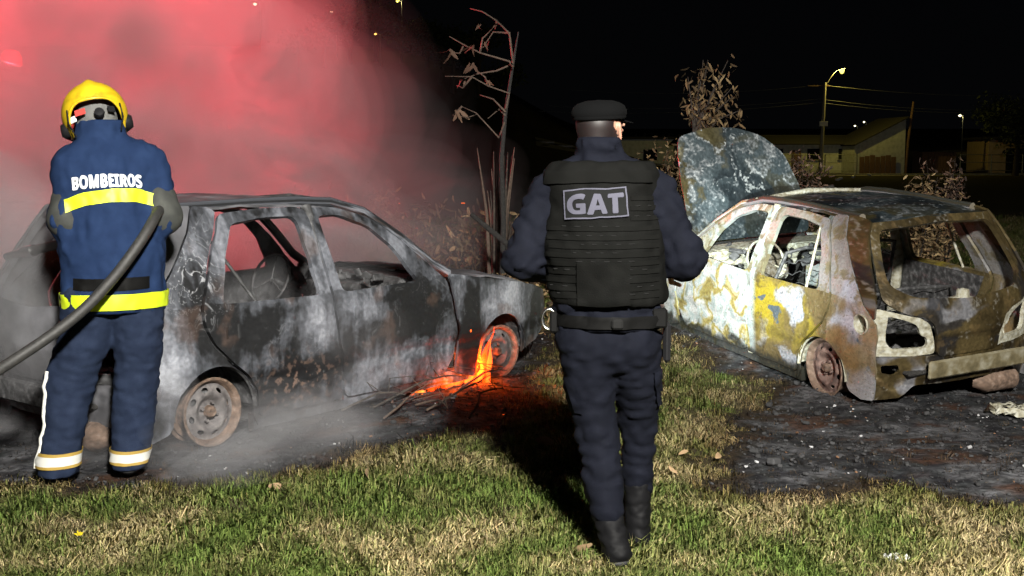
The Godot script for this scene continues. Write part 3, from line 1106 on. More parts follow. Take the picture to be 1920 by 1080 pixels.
# heat tints, oxide and ash on the second car
func oxidised(n: Array, x: float, y: float) -> Color:
	var wx: float = x + 0.12 * n[0].get_noise_2d(x, y + 9.0) + 0.02 * n[5].get_noise_2d(x, y)
	var wy: float = y + 0.12 * n[0].get_noise_2d(x + 7.0, y) + 0.02 * n[5].get_noise_2d(x + 3.0, y)
	var a: float = n[1].get_noise_2d(wx, wy)
	var b: float = n[2].get_noise_2d(x, y)
	var c: float = n[3].get_noise_2d(wx, wy)
	var run: float = n[3].get_noise_2d(x * 2.2, y * 0.4 + 40.0)
	var white := Color(0.55, 0.57, 0.56)
	var cyan := Color(0.38, 0.45, 0.45)
	var ochre := Color(0.32, 0.255, 0.025)
	var brown := Color(0.125, 0.095, 0.042)
	var lav := Color(0.33, 0.355, 0.42)
	var slate := Color(0.075, 0.1, 0.12)
	var col := lav
	if x > 0.94:
		# front door: pale ash with broad yellow veins
		col = white.lerp(cyan, smoothstep(-0.15, 0.3, c + 0.4 * run))
		var vein := absf(n[1].get_noise_2d(wx * 0.75 + 20.0, wy * 0.75) + 0.06 * c)
		col = col.lerp(ochre * 1.15, (1.0 - smoothstep(0.02, 0.16, vein)) * 0.85)
		col = col.lerp(brown * 1.3, (1.0 - smoothstep(0.0, 0.05, vein)) * 0.45)
		col = col.lerp(brown, smoothstep(0.25, 0.5, c) * 0.5)
	elif x > -0.06 or (y < 0.5 and x > 0.2):
		# rear door: yellow over the upper half, pale patch in the middle, brown below
		var m := 0.45 * a + 0.9 * lump(wx, wy, 0.72, 0.62, 0.3, 0.22) + 0.35 * lump(wx, wy, 0.15, 0.5, 0.2, 0.2)
		col = brown.lerp(ochre, smoothstep(0.0, 0.6, m))
		var w := 0.5 * a + 0.2 * c + lump(wx, wy, 0.46, 0.70, 0.2, 0.10) + 0.9 * lump(wx, wy, 0.34, 0.58, 0.1, 0.12) + 0.9 * lump(wx, wy, 0.36, 0.22, 0.14, 0.12) + 0.45 * lump(wx, wy, 0.75, 0.3, 0.16, 0.1)
		col = col.lerp(lav * (1.05 + 0.4 * b), smoothstep(0.35, 0.9, w + 0.25 * c) * 0.9)
		var s := lump(wx, wy, 0.56, 0.49, 0.13, 0.05) + lump(wx, wy, 0.80, 0.63, 0.05, 0.055)
		col = col.lerp(slate, smoothstep(0.52, 0.62, s))
		col = col.lerp(cyan, smoothstep(0.82, 0.9, x + 0.03 * a))
		col = col.lerp(brown * 0.5, smoothstep(0.25, 0.45, c) * 0.6)
	else:
		# quarter panel: pale flank, khaki scale, rust on the lip behind the wheel
		var khaki := Color(0.2, 0.16, 0.095)
		var l := 0.35 * a + 0.2 * run + lump(wx, wy, -0.28, 0.86, 0.13, 0.34) * 0.8 + 0.6 * lump(wx, wy, -0.15, 0.58, 0.34, 0.09) - 0.4 * lump(wx, wy, -0.28, 0.72, 0.1, 0.06)
		col = brown.lerp(khaki, smoothstep(-0.3, 0.15, l)).lerp(lav * 1.2, smoothstep(0.12, 0.7, l))
		var arch := Vector2(x, y - 0.2).length() - 0.30
		col = col.lerp(Color(0.26, 0.16, 0.06), (1.0 - smoothstep(0.0, 0.10, absf(arch - 0.04) + 0.12 * c)) * 0.6 * smoothstep(0.2, -0.15, x))
		col = col.lerp(slate, smoothstep(0.28, 0.5, c) * 0.6 + 0.7 * lump(wx, wy, -0.38, 0.5, 0.1, 0.05))
		col = col.lerp(lav, smoothstep(0.34, 0.2, wy) * 0.6)
	if y > 0.80:
		col = col.lerp(cyan if x > 0.3 else lav, 0.45)
		col = col.lerp(Color(0.15, 0.12, 0.05), smoothstep(0.05, 0.4, c + 0.3 * a) * 0.75)
	# soot that ran along the foot of the doors
	var low := 0.19 + 0.09 * a + 0.04 * c
	if x > 0.2: col = col.lerp(Color(0.02, 0.022, 0.02), (1.0 - smoothstep(low - 0.05, low + 0.02, y)) * 0.93)
	# chalky crazing
	var cr := absf(n[4].get_noise_2d(x, y))
	col = col.lerp(Color(0.55, 0.55, 0.52), (1.0 - smoothstep(0.0, 0.03, cr)) * 0.3 * smoothstep(-0.1, 0.25, c))
	if b > 0.42: col = col.lerp(brown * 0.6, 0.6)
	return col * (0.9 + 0.35 * b)

# bonnet and roof of the second car, (x, z)
func slate_ash(n: Array, x: float, z: float) -> Color:
	var wx: float = x + 0.14 * n[0].get_noise_2d(x, z + 5.0) + 0.03 * n[5].get_noise_2d(x, z)
	var wz: float = z + 0.14 * n[0].get_noise_2d(x + 5.0, z) + 0.03 * n[5].get_noise_2d(x, z + 9.0)
	var a: float = n[1].get_noise_2d(wx, wz)
	var b: float = n[2].get_noise_2d(x, z)
	var c: float = n[3].get_noise_2d(wx, wz)
	var col := Color(0.03, 0.042, 0.05).lerp(Color(0.085, 0.115, 0.13), smoothstep(-0.3, 0.2, a))
	col = col.lerp(Color(0.12, 0.1, 0.04), smoothstep(0.0, 0.3, n[1].get_noise_2d(wx + 30.0, wz)) * (0.35 + 0.6 * smoothstep(0.1, -0.5, z)))
	col = col.lerp(Color(0.26, 0.29, 0.31), smoothstep(0.0, 0.5, 0.7 * c + 0.4 * a + 0.35 * b + 0.3 * n[4].get_noise_2d(wx, wz)) * 0.9)
	col = col.lerp(Color(0.46, 0.5, 0.51), smoothstep(0.3, 0.55, 0.8 * c + 0.4 * b + 0.4 * n[5].get_noise_2d(x, z)))
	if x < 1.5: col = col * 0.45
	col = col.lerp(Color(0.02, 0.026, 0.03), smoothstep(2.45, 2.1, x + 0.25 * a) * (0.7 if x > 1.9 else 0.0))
	return col * (0.9 + 0.4 * b)

# tailgate and rear skirt of the second car, (z, y)
func gold_tail(n: Array, z: float, y: float) -> Color:
	var wz: float = z + 0.14 * n[0].get_noise_2d(z, y + 5.0) + 0.02 * n[5].get_noise_2d(z, y)
	var wy: float = y + 0.10 * n[0].get_noise_2d(z + 5.0, y)
	var a: float = n[1].get_noise_2d(wz, wy)
	var b: float = n[2].get_noise_2d(z, y)
	var c: float = n[3].get_noise_2d(wz, wy)
	var col := Color(0.05, 0.037, 0.017).lerp(Color(0.13, 0.097, 0.042), smoothstep(-0.35, 0.35, a))
	var g := 0.5 * a + 0.8 * lump(wz, wy, -0.2, 0.745, 0.35, 0.06) + 0.5 * lump(wz, wy, 0.45, 0.5, 0.2, 0.1) + 0.6 * lump(wz, wy, -0.6, 0.45, 0.1, 0.08) + 0.6 * lump(wz, wy, -0.45, 0.22, 0.1, 0.12)
	col = col.lerp(Color(0.26, 0.26, 0.28), smoothstep(0.2, 0.55, g))
	col = col.lerp(Color(0.4, 0.39, 0.36), smoothstep(0.25, 0.6, c + 0.3 * b) * 0.45)
	col = col.lerp(Color(0.03, 0.03, 0.034), smoothstep(0.22, 0.45, n[1].get_noise_2d(wz + 40.0, wy)) * 0.8)
	col = col.lerp(Color(0.24, 0.16, 0.07), smoothstep(0.2, 0.45, n[3].get_noise_2d(z + 20.0, y)) * 0.3)
	return col * (0.9 + 0.35 * b)

func painted(called: String, f: Callable, sd: int, w: int, h: int, x0: float, y0: float, sx: float, sy: float, metal: float, rough: float) -> StandardMaterial3D:
	var n := [noise(3.0, 2, sd), noise(1.7, 5, sd + 1), noise(26.0, 3, sd + 2), noise(6.0, 5, sd + 3), noise(11.0, 3, sd + 4), noise(16.0, 4, sd + 5)]
	var im := Image.create(w, h, false, Image.FORMAT_RGB8)
	for j in h:
		var y := y0 + (1.0 - (j + 0.5) / h) * sy
		for i in w:
			im.set_pixel(i, j, (f.call(n, x0 + (i + 0.5) / w * sx, y) as Color).linear_to_srgb())
	var m := plain(called, Color.WHITE, rough, metal)
	m.albedo_texture = ImageTexture.create_from_image(im)
	m.texture_repeat = false
	m.heightmap_enabled = true
	m.heightmap_texture = mats.rough_sheet
	m.heightmap_scale = 0.25
	return m

func top_uv(x: float, z: float) -> Vector2: return Vector2((x + 0.35) / 3.6, 0.5 - z / 1.4)
func tail_uv(z: float, y: float) -> Vector2: return Vector2((z + 0.75) / 1.5, 1.0 - y / 1.4)

# half-width of the body at (x, y)
var dents := noise(2.4, 3, 77)
func flank(x: float, y: float) -> float:
	var z: float
	if y < 0.45: z = lerpf(0.765, 0.80, smoothstep(0.08, 0.45, y))
	elif y < 0.77: z = lerpf(0.80, 0.785, (y - 0.45) / 0.32)
	else: z = 0.785 - (y - 0.77) * 0.36 - maxf(0.0, y - 1.2) * 0.25
	z -= 0.010 * exp(-pow((y - 0.33) / 0.025, 2.0))
	var t := maxf(0.0, (-0.10 - x) / 0.56)
	z -= 0.085 * t * t
	var u := maxf(0.0, (x - 2.2) / 1.1)
	z -= 0.12 * u * u
	return z + 0.011 * dents.get_noise_2d(x * 1.3, y * 1.3)

func tail_x(y: float, z: float) -> float:
	var x := -0.66 + 0.04 * smoothstep(0.5, 0.0, y)
	if y > 0.80: x = -0.66 + (y - 0.80) * 0.74
	elif y > 0.6: x += -0.02 * sin((y - 0.6) / 0.2 * PI)
	return x + 0.16 * pow(absf(z) / 0.72, 2.6)

func hood_y(x: float, z: float) -> float:
	var t := (x - 1.95) / 1.3
	return 0.845 - 0.09 * t - 0.12 * t * t * t - 0.05 * pow(absf(z) / 0.68, 2.0) + 0.02 * dents.get_noise_2d(x * 1.2, z * 1.2)

func roof_y(x: float, z: float) -> float:
	var t := (x - 0.45) / 0.75
	return 1.385 - 0.05 * t * t - 0.055 * pow(absf(z) / 0.58, 2.4) + 0.012 * dents.get_noise_2d(x * 1.2, z * 1.2)

func make_wheel(parent: Node, at: Vector3, s: float, r: float, turn: float, m_rim: Material, m_hub: Material) -> void:
	# s: +1 on the car's right
	var w := Node3D.new()
	w.name = "wheel"
	parent.add_child(w, true)
	w.transform = Transform3D(Basis(Vector3.UP, turn) * Basis(Vector3.RIGHT, 0.0), at)
	var xf := Transform3D(Basis(Vector3.RIGHT, s * PI / 2), Vector3.ZERO)   # lathe's y to the outside
	var a := Acc.new()
	a.lathe([Vector2(r - 0.022, 0.0), Vector2(r - 0.012, 0.012), Vector2(r, 0.014), Vector2(r + 0.002, 0.006), Vector2(r - 0.004, -0.004), Vector2(r - 0.02, -0.016), Vector2(r - 0.024, -0.04), Vector2(r - 0.042, -0.055), Vector2(r - 0.04, -0.12), Vector2(r - 0.018, -0.135), Vector2(r - 0.016, -0.155), Vector2(r, -0.165), Vector2(r - 0.02, -0.17), Vector2(r - 0.05, -0.14), Vector2(r - 0.052, -0.06), Vector2(r - 0.034, -0.03), Vector2(r - 0.022, 0.0)], xf, 44)
	part("rim", a, m_rim, w)
	a = Acc.new()
	var rd := r - 0.034
	var holes := [circle2(Vector2.ZERO, 0.03, 14)]
	for k in 8:
		var an := TAU * (k + 0.3) / 8.0
		var c := Vector2(cos(an), sin(an)) * (rd * 0.80)
		var tg := Vector2(-sin(an), cos(an))
		var nr := Vector2(cos(an), sin(an))
		var hole := PackedVector2Array()
		for e in 12:
			var q := TAU * e / 12.0
			hole.append(c + tg * cos(q) * 0.022 + nr * sin(q) * 0.013)
		holes.append(hole)
	var dish := func(u: float, v: float) -> Vector3:
		var q := Vector2(u, v).length() / rd
		var dep := -0.028 + 0.022 * exp(-pow((q - 0.66) / 0.16, 2.0)) - 0.018 * smoothstep(0.55, 0.35, q) + 0.02 * smoothstep(0.3, 0.18, q)
		return Vector3(u, v, s * dep)
	a.panel(circle2(Vector2.ZERO, rd, 40), holes, dish, s, 0.006, 0.02)
	part("disc", a, m_hub, w)
	a = Acc.new()
	a.lathe([Vector2(0.0, 0.012), Vector2(0.024, 0.01), Vector2(0.034, -0.006), Vector2(0.036, -0.05)], xf, 16)
	part("hub", a, m_rim, w)
	for k in 4:
		var an := TAU * k / 4.0 + 0.4
		a = Acc.new()
		a.lathe([Vector2(0.0, 0.0), Vector2(0.011, 0.0), Vector2(0.012, -0.018)], xf * Transform3D(Basis.IDENTITY, Vector3(cos(an) * 0.054, -0.012, sin(an) * 0.054)), 6)
		part("wheel_nut", a, m_hub, w)
	# the drum behind
	a = Acc.new()
	a.lathe([Vector2(0.0, -0.05), Vector2(0.115, -0.055), Vector2(0.12, -0.11), Vector2(0.0, -0.11)], xf, 24)
	part("brake_drum", a, mats.char_metal, w)

func tubes(called: String, list: Array, r: float, m: Material, parent: Node) -> void:
	var a := Acc.new()
	for p in list: a.tube(p, r, 6)
	part(called, a, m, parent)

func seat_frame(parent: Node, x: float, z: float, m: Material, wide := 0.24, tall := 1.0) -> void:
	var sn := Node3D.new()
	sn.name = "seat_frame"
	parent.add_child(sn, true)
	var a := Acc.new()
	var y1 := 0.33 + 0.29 * tall
	var y2 := 0.33 + 0.61 * tall
	a.tube([Vector3(x + 0.4, 0.36, z - wide), Vector3(x, 0.33, z - wide), Vector3(x - 0.12, y1, z - wide), Vector3(x - 0.24, y2, z - wide * 0.75), Vector3(x - 0.25, y2 + 0.03, z), Vector3(x - 0.24, y2, z + wide * 0.75), Vector3(x - 0.12, y1, z + wide), Vector3(x, 0.33, z + wide), Vector3(x + 0.4, 0.36, z + wide)], 0.016, 7)
	a.tube([Vector3(x + 0.4, 0.36, z - wide), Vector3(x + 0.4, 0.36, z + wide)], 0.016, 7)
	part("frame_tube", a, mats.char_metal, sn)
	a = Acc.new()
	for k in 5:
		var y := 0.33 + (0.12 + k * 0.1) * tall
		var pts := []
		for i in 13:
			pts.append(Vector3(x - 0.05 - (y - 0.4) * 0.36 + 0.012 * (i % 2), y + 0.014 * sin(i * 1.9 + k), z + lerpf(-wide, wide, i / 12.0) * 0.95))
		a.tube(pts, 0.004, 5)
	for k in 4:
		var pts := []
		for i in 13:
			pts.append(Vector3(x + 0.06 + k * 0.1, 0.35 + 0.014 * (i % 2), z + lerpf(-wide, wide, i / 12.0)))
		a.tube(pts, 0.004, 5)
	part("spring", a, mats.char_metal, sn)

func debris(acc: Acc, rng: RandomNumberGenerator, n: int, lo: Vector3, hi: Vector3, size: float) -> void:
	for i in n:
		var p := Vector3(rng.randf_range(lo.x, hi.x), rng.randf_range(lo.y, hi.y), rng.randf_range(lo.z, hi.z))
		var b := Basis.from_euler(Vector3(rng.randf() * TAU, rng.randf() * TAU, rng.randf() * TAU))
		acc.box(p, Vector3(rng.randf_range(0.3, 1.6), rng.randf_range(0.1, 0.4), rng.randf_range(0.3, 1.0)) * size, size * 0.05, b)

# skin: side panels; shell: roof, bonnet, tailgate; inner: cabin metal
func make_car(t: Node3D, skin: Material, shell: Material, tail: Material, inner: Material, m_rim: Material, m_hub: Material, hood_up: bool, wheels: Array, wheel_r: float, sd: int) -> void:
	var rng := RandomNumberGenerator.new()
	rng.seed = sd
	var V := func(arr: Array) -> Array:
		var o := []
		for e in arr: o.append(Vector2(e[0], e[1]))
		return o
	var arch_r := 0.275
	for s in [-1.0, 1.0]:
		var f := func(x: float, y: float) -> Vector3: return Vector3(x, y, s * flank(x, y))
		var fin := func(x: float, y: float) -> Vector3: return Vector3(x, y, s * (flank(x, y) - 0.03))
		var uvf := func(x: float, y: float) -> Vector2: return side_uv(x, y)
		# rear door
		var rear_out := rounded(V.call([[0.315, 0.115], [0.30, 0.27], [0.23, 0.375], [0.11, 0.47], [0.0, 0.58], [-0.06, 0.69], [-0.07, 0.78], [0.03, 0.98], [0.13, 1.17], [0.205, 1.295], [0.50, 1.315], [0.80, 1.315], [0.862, 1.29], [0.885, 0.78], [0.925, 0.45], [0.985, 0.115]]), 0.035, 3)
		var rear_win := rounded(V.call([[0.065, 0.80], [0.16, 1.04], [0.255, 1.235], [0.52, 1.262], [0.76, 1.262], [0.79, 1.0], [0.80, 0.785]]), 0.05, 4)
		var door := Node3D.new()
		door.name = "rear_door"
		t.add_child(door, true)
		var a := Acc.new()
		a.panel(rear_out, [rear_win], f, s, 0.03, 0.05, uvf)
		part("door_panel", a, skin, door)
		a = Acc.new()
		a.panel(rounded(V.call([[0.07, 0.60], [0.21, 0.60], [0.21, 0.68], [0.07, 0.68]]), 0.02), [], func(x: float, y: float) -> Vector3: return Vector3(x, y, s * (flank(x, y) + 0.006 - 0.02 * exp(-pow((x - 0.12) / 0.03, 2.0)))), s, 0.012, 0.02, uvf)
		part("handle", a, skin, door)
		# the channel that held the fixed quarter glass
		a = Acc.new()
		a.tube([Vector3(0.23, 0.79, s * (flank(0.23, 0.79) - 0.02)), Vector3(0.30, 1.25, s * (flank(0.3, 1.25) - 0.02))] if hood_up else [Vector3(0.34, 0.79, s * (flank(0.34, 0.79) - 0.06)), Vector3(0.13, 1.14, s * (flank(0.13, 1.14) - 0.05))], 0.011, 6)
		part("glass_channel", a, inner, door)
		a = Acc.new()
		a.panel(PackedVector2Array([Vector2(0.34, 0.14), Vector2(0.95, 0.14), Vector2(0.87, 0.76), Vector2(-0.02, 0.76), Vector2(0.05, 0.6), Vector2(0.26, 0.42)]), [], func(x: float, y: float) -> Vector3: return Vector3(x, y, s * (flank(x, y) - 0.045)), s, 0.01, 0.08)
		part("door_liner", a, mats.char_metal, door)
		# front door
		var front_out := rounded(V.call([[1.005, 0.115], [0.945, 0.45], [0.905, 0.78], [0.885, 1.305], [1.10, 1.305], [1.36, 1.235], [1.62, 1.06], [1.86, 0.86], [1.955, 0.78], [2.0, 0.62], [2.05, 0.42], [2.02, 0.26], [1.93, 0.115]]), 0.05, 3)
		var front_win := rounded(V.call([[0.985, 0.785], [0.935, 1.255], [1.12, 1.255], [1.34, 1.175], [1.52, 1.03], [1.68, 0.80]]), 0.05, 4)
		door = Node3D.new()
		door.name = "front_door"
		t.add_child(door, true)
		a = Acc.new()
		a.panel(front_out, [front_win], f, s, 0.03, 0.05, uvf)
		part("door_panel", a, skin, door)
		a = Acc.new()
		a.panel(rounded(V.call([[1.06, 0.61], [1.20, 0.61], [1.20, 0.69], [1.06, 0.69]]), 0.02), [], func(x: float, y: float) -> Vector3: return Vector3(x, y, s * (flank(x, y) + 0.006 - 0.02 * exp(-pow((x - 1.12) / 0.03, 2.0)))), s, 0.012, 0.02, uvf)
		part("handle", a, skin, door)
		a = Acc.new()
		a.panel(PackedVector2Array([Vector2(1.04, 0.14), Vector2(1.9, 0.14), Vector2(2.0, 0.4), Vector2(1.9, 0.76), Vector2(0.95, 0.76)]), [], func(x: float, y: float) -> Vector3: return Vector3(x, y, s * (flank(x, y) - 0.045)), s, 0.01, 0.08)
		part("door_liner", a, mats.char_metal, door)
		# sill
		a = Acc.new()
		a.panel(PackedVector2Array([Vector2(0.29, 0.04), Vector2(2.27, 0.04), Vector2(2.27, 0.13), Vector2(0.29, 0.13)]), [], fin, s, 0.05, 0.06, uvf)
		part("sill", a, skin, t)
		# quarter panel with the pillar behind the door
		var q := [[0.305, 0.06], [0.295, 0.115], [0.285, 0.27], [0.215, 0.365], [0.095, 0.455], [-0.015, 0.57], [-0.078, 0.685], [-0.09, 0.785], [0.015, 0.99], [0.115, 1.18], [0.19, 1.31], [0.15, 1.335], [0.04, 1.343], [-0.075, 1.16], [-0.20, 1.0], [-0.335, 0.86], [-0.425, 0.77], [-0.465, 0.72], [-0.53, 0.66], [-0.55, 0.58], [-0.545, 0.42], [-0.535, 0.25], [-0.51, 0.10], [-0.40, 0.085], [-0.30, 0.12]]
		# arch points run from the back of the arch to its front
		var q2 := q.slice(0, 25)
		for k in 18:
			var an := PI * (1.03 - 1.09 * k / 17.0)
			q2.append([cos(an) * arch_r, 0.185 + maxf(sin(an), -0.3) * arch_r])
		var holes := []
		if hood_up and s < 0.0:
			holes.append(circle2(Vector2(-0.40, 0.64), 0.068, 22))
		var quarter := Node3D.new()
		quarter.name = "quarter_panel"
		t.add_child(quarter, true)
		a = Acc.new()
		a.panel(rounded(V.call(q2), 0.012, 2), holes, f, s, 0.014, 0.045, uvf)
		part("panel", a, skin, quarter)
		# the flank of the tailgate that wraps round to the side
		a = Acc.new()
		a.panel(rounded(V.call([[0.03, 1.345], [-0.10, 1.347], [-0.21, 1.332], [-0.275, 1.20], [-0.385, 1.02], [-0.475, 0.87], [-0.512, 0.79], [-0.512, 0.69], [-0.475, 0.724], [-0.433, 0.776], [-0.343, 0.868], [-0.208, 1.008], [-0.083, 1.168]]), 0.012, 2), [], f, s, 0.02, 0.045, func(x: float, y: float) -> Vector2: return tail_uv(-0.62 - x * 0.4, y))
		part("gate_flank", a, tail, t)
		if holes:
			a = Acc.new()
			var fx := Transform3D(Basis(Vector3.RIGHT, s * PI / 2), Vector3(-0.40, 0.64, s * (flank(-0.40, 0.64))))
			a.lathe([Vector2(0.074, -0.004), Vector2(0.074, 0.008), Vector2(0.066, 0.006), Vector2(0.064, -0.05), Vector2(0.034, -0.055), Vector2(0.034, -0.12), Vector2(0.0, -0.12)], fx, 22)
			part("filler_cup", a, inner, quarter)
		# inner wheel house
		a = Acc.new()
		a.lathe([Vector2(arch_r + 0.004, 0.0), Vector2(arch_r - 0.006, -0.02), Vector2(arch_r + 0.03, -0.06), Vector2(arch_r + 0.03, -0.26), Vector2(0.0, -0.27)], Transform3D(Basis(Vector3.RIGHT, s * PI / 2), Vector3(0, 0.185, s * 0.785)), 26, false, PI if s > 0 else 0.0, TAU if s > 0 else PI)
		part("wheel_house", a, inner, quarter)
		# front wing
		var w := [[2.27, 0.06], [2.06, 0.11], [2.055, 0.26], [2.085, 0.42], [2.03, 0.63], [1.985, 0.80], [2.0, 0.82], [2.35, 0.765], [2.7, 0.71], [3.0, 0.655], [3.18, 0.60], [3.2, 0.46], [3.16, 0.30], [3.08, 0.22], [2.9, 0.17]]
		for k in 18:
			var an := PI * (-0.04 + 1.08 * k / 17.0)
			w.append([2.58 + cos(an) * (arch_r + 0.02), 0.185 + maxf(sin(an), -0.3) * (arch_r + 0.02)])
		a = Acc.new()
		a.panel(rounded(V.call(w), 0.012, 2), [], f, s, 0.014, 0.05, uvf)
		part("front_wing", a, skin, t)
		a = Acc.new()
		a.lathe([Vector2(arch_r + 0.03, -0.02), Vector2(arch_r + 0.05, -0.06), Vector2(arch_r + 0.05, -0.30), Vector2(0.0, -0.31)], Transform3D(Basis(Vector3.RIGHT, s * PI / 2), Vector3(2.58, 0.185, s * 0.78)), 26, false, PI if s > 0 else 0.0, TAU if s > 0 else PI)
		part("wing_liner", a, inner, t)
		# pillar and roof rail over the doors, one pressing
		a = Acc.new()
		var rail := []
		var rad := []
		for e in [[2.02, 0.83], [1.88, 0.905], [1.64, 1.10], [1.38, 1.278], [1.12, 1.345], [0.86, 1.358], [0.5, 1.358], [0.18, 1.35], [-0.08, 1.345]]:
			rail.append(Vector3(e[0], e[1] - 0.012, s * (flank(e[0], e[1]) - 0.03)))
			rad.append(0.032)
		a.tube(rail, rad, 10)
		part("roof_rail", a, skin, t)
		# post between the doors, inside
		a = Acc.new()
		a.tube([Vector3(0.98, 0.1, s * 0.70), Vector3(0.92, 0.78, s * 0.71), Vector3(0.89, 1.32, s * 0.55)], [0.05, 0.045, 0.035], 8)
		part("door_post", a, inner, t)
	# roof
	var rf := Acc.new()
	rf.panel(rounded(V.call([[1.16, -0.555], [1.24, 0.0], [1.16, 0.555], [0.5, 0.56], [-0.2, 0.545], [-0.27, 0.0], [-0.2, -0.545], [0.5, -0.56]]), 0.06, 4), [], func(x: float, z: float) -> Vector3: return Vector3(x, roof_y(x, z), z), -1.0, 0.014, 0.06, top_uv)
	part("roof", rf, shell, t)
	# windscreen header and cowl
	rf = Acc.new()
	rf.tube([Vector3(1.19, 1.315, -0.55), Vector3(1.25, 1.35, 0.0), Vector3(1.19, 1.315, 0.55)], 0.024, 8)
	part("windscreen_header", rf, inner, t)
	rf = Acc.new()
	rf.panel(PackedVector2Array([Vector2(1.78, -0.7), Vector2(2.04, -0.7), Vector2(2.04, 0.7), Vector2(1.78, 0.7)]), [], func(x: float, z: float) -> Vector3: return Vector3(x, 0.80 + 0.02 * (x - 1.9) - 0.02 * z * z, z), -1.0, 0.04, 0.08)
	part("cowl", rf, inner, t)
	# bonnet
	var hx := Transform3D.IDENTITY
	if hood_up:
		var pivot := Vector3(1.98, 0.84, 0)
		hx = Transform3D(Basis(Vector3.BACK, deg_to_rad(77.0)) * Basis(Vector3.RIGHT, 0.0), pivot) * Transform3D(Basis.IDENTITY, -pivot)
	rf = Acc.new()
	var hood_poly: Array = [[1.99, -0.655], [2.3, -0.67], [2.7, -0.66], [2.96, -0.62], [3.03, -0.3], [3.01, 0.0], [2.92, 0.25], [2.74, 0.46], [2.5, 0.56], [2.25, 0.60], [1.99, 0.62]] if hood_up else [[1.99, -0.655], [2.4, -0.665], [2.8, -0.655], [3.12, -0.60], [3.2, -0.3], [3.22, 0.0], [3.2, 0.3], [3.12, 0.60], [2.8, 0.655], [2.4, 0.665], [1.99, 0.655]]
	rf.panel(rounded(V.call(hood_poly), 0.08, 4), [], func(x: float, z: float) -> Vector3: return Vector3(x, hood_y(x, z) + 0.004, z), -1.0, 0.012, 0.05, top_uv)
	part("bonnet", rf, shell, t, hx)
	# nose: slam panel, headlamp frames, bumper beam
	rf = Acc.new()
	rf.box(Vector3(3.12, 0.52, 0), Vector3(0.06, 0.12, 1.2), 0.015)
	rf.box(Vector3(3.12, 0.24, 0), Vector3(0.08, 0.12, 1.2), 0.015)
	for z in [-0.57, -0.28, 0.0, 0.28, 0.57]:
		rf.box(Vector3(3.12, 0.38, z), Vector3(0.05, 0.2, 0.06), 0.01)
	part("front_panel", rf, inner, t)
	rf = Acc.new()
	rf.tube([Vector3(3.06, 0.36, -0.66), Vector3(3.22, 0.36, -0.35), Vector3(3.26, 0.36, 0.0), Vector3(3.22, 0.36, 0.35), Vector3(3.06, 0.36, 0.66)], 0.05, 8, true, 0.6)
	part("front_bumper_beam", rf, m_hub, t)
	# engine
	rf = Acc.new()
	rf.box(Vector3(2.55, 0.42, 0.05), Vector3(0.45, 0.36, 0.6), 0.04)
	rf.box(Vector3(2.6, 0.62, 0.05), Vector3(0.3, 0.1, 0.5), 0.03)
	for k in 4:
		rf.tube([Vector3(2.45, 0.55, -0.15 + k * 0.12), Vector3(2.3, 0.62, -0.15 + k * 0.12), Vector3(2.24, 0.45, -0.12 + k * 0.1)], 0.022, 7)
	part("engine", rf, mats.char_metal, t)
	# floor, firewall, boot floor
	rf = Acc.new()
	rf.box(Vector3(1.2, 0.10, 0), Vector3(2.0, 0.03, 1.36), 0.01)
	rf.box(Vector3(1.2, 0.17, 0), Vector3(1.9, 0.14, 0.22), 0.04)
	rf.box(Vector3(2.16, 0.46, 0), Vector3(0.03, 0.68, 1.34), 0.01)
	rf.box(Vector3(0.17, 0.21, 0), Vector3(0.05, 0.24, 1.2), 0.01)
	rf.box(Vector3(-0.23, 0.29, 0), Vector3(0.8, 0.03, 1.02), 0.01)
	part("floor_pan", rf, mats.char, t)
	# dash: cross beam, column, wheel ring, heater box
	rf = Acc.new()
	rf.tube([Vector3(1.68, 0.70, -0.7), Vector3(1.66, 0.72, 0.0), Vector3(1.68, 0.70, 0.7)], 0.03, 8)
	rf.box(Vector3(1.76, 0.62, -0.05), Vector3(0.2, 0.24, 0.4), 0.03)
	rf.box(Vector3(1.8, 0.7, 0.4), Vector3(0.16, 0.18, 0.34), 0.03)
	rf.box(Vector3(1.84, 0.74, -0.36), Vector3(0.12, 0.12, 0.4), 0.03)
	part("dash_frame", rf, inner, t)
	rf = Acc.new()
	rf.tube([Vector3(1.72, 0.62, -0.34), Vector3(1.36, 0.76, -0.34)], 0.02, 8)
	var ring := []
	var rb := Basis(Vector3.BACK, 0.38 + PI / 2)
	for k in 25:
		var an := TAU * k / 24.0
		ring.append(Vector3(1.35, 0.765, -0.34) + Basis(Vector3.BACK, -0.38) * Vector3(0, cos(an) * 0.18, sin(an) * 0.18))
	rf.tube(ring, 0.011, 6, false)
	for k in 3:
		var an := TAU * k / 3.0
		rf.tube([Vector3(1.36, 0.76, -0.34), Vector3(1.35, 0.765, -0.34) + Basis(Vector3.BACK, -0.38) * Vector3(0, cos(an) * 0.18, sin(an) * 0.18)], 0.007, 5)
	part("steering_wheel", rf, inner, t)
	seat_frame(t, 1.02, -0.36, inner, 0.24, 1.0 if hood_up else 0.5)
	seat_frame(t, 1.02, 0.36, inner, 0.24, 1.0 if hood_up else 0.42)
	if hood_up: seat_frame(t, 0.26, 0.0, inner, 0.58, 0.62)
	rf = Acc.new()
	debris(rf, rng, 90, Vector3(0.2, 0.14, -0.6), Vector3(1.9, 0.3, 0.6), 0.12)
	debris(rf, rng, 40, Vector3(1.55, 0.66, -0.62), Vector3(2.0, 0.82, 0.62), 0.08)
	debris(rf, rng, 30, Vector3(-0.5, 0.31, -0.45), Vector3(0.1, 0.36, 0.45), 0.1)
	meta(part("cabin_debris", rf, mats.char_metal, t), "", "", "", "stuff")
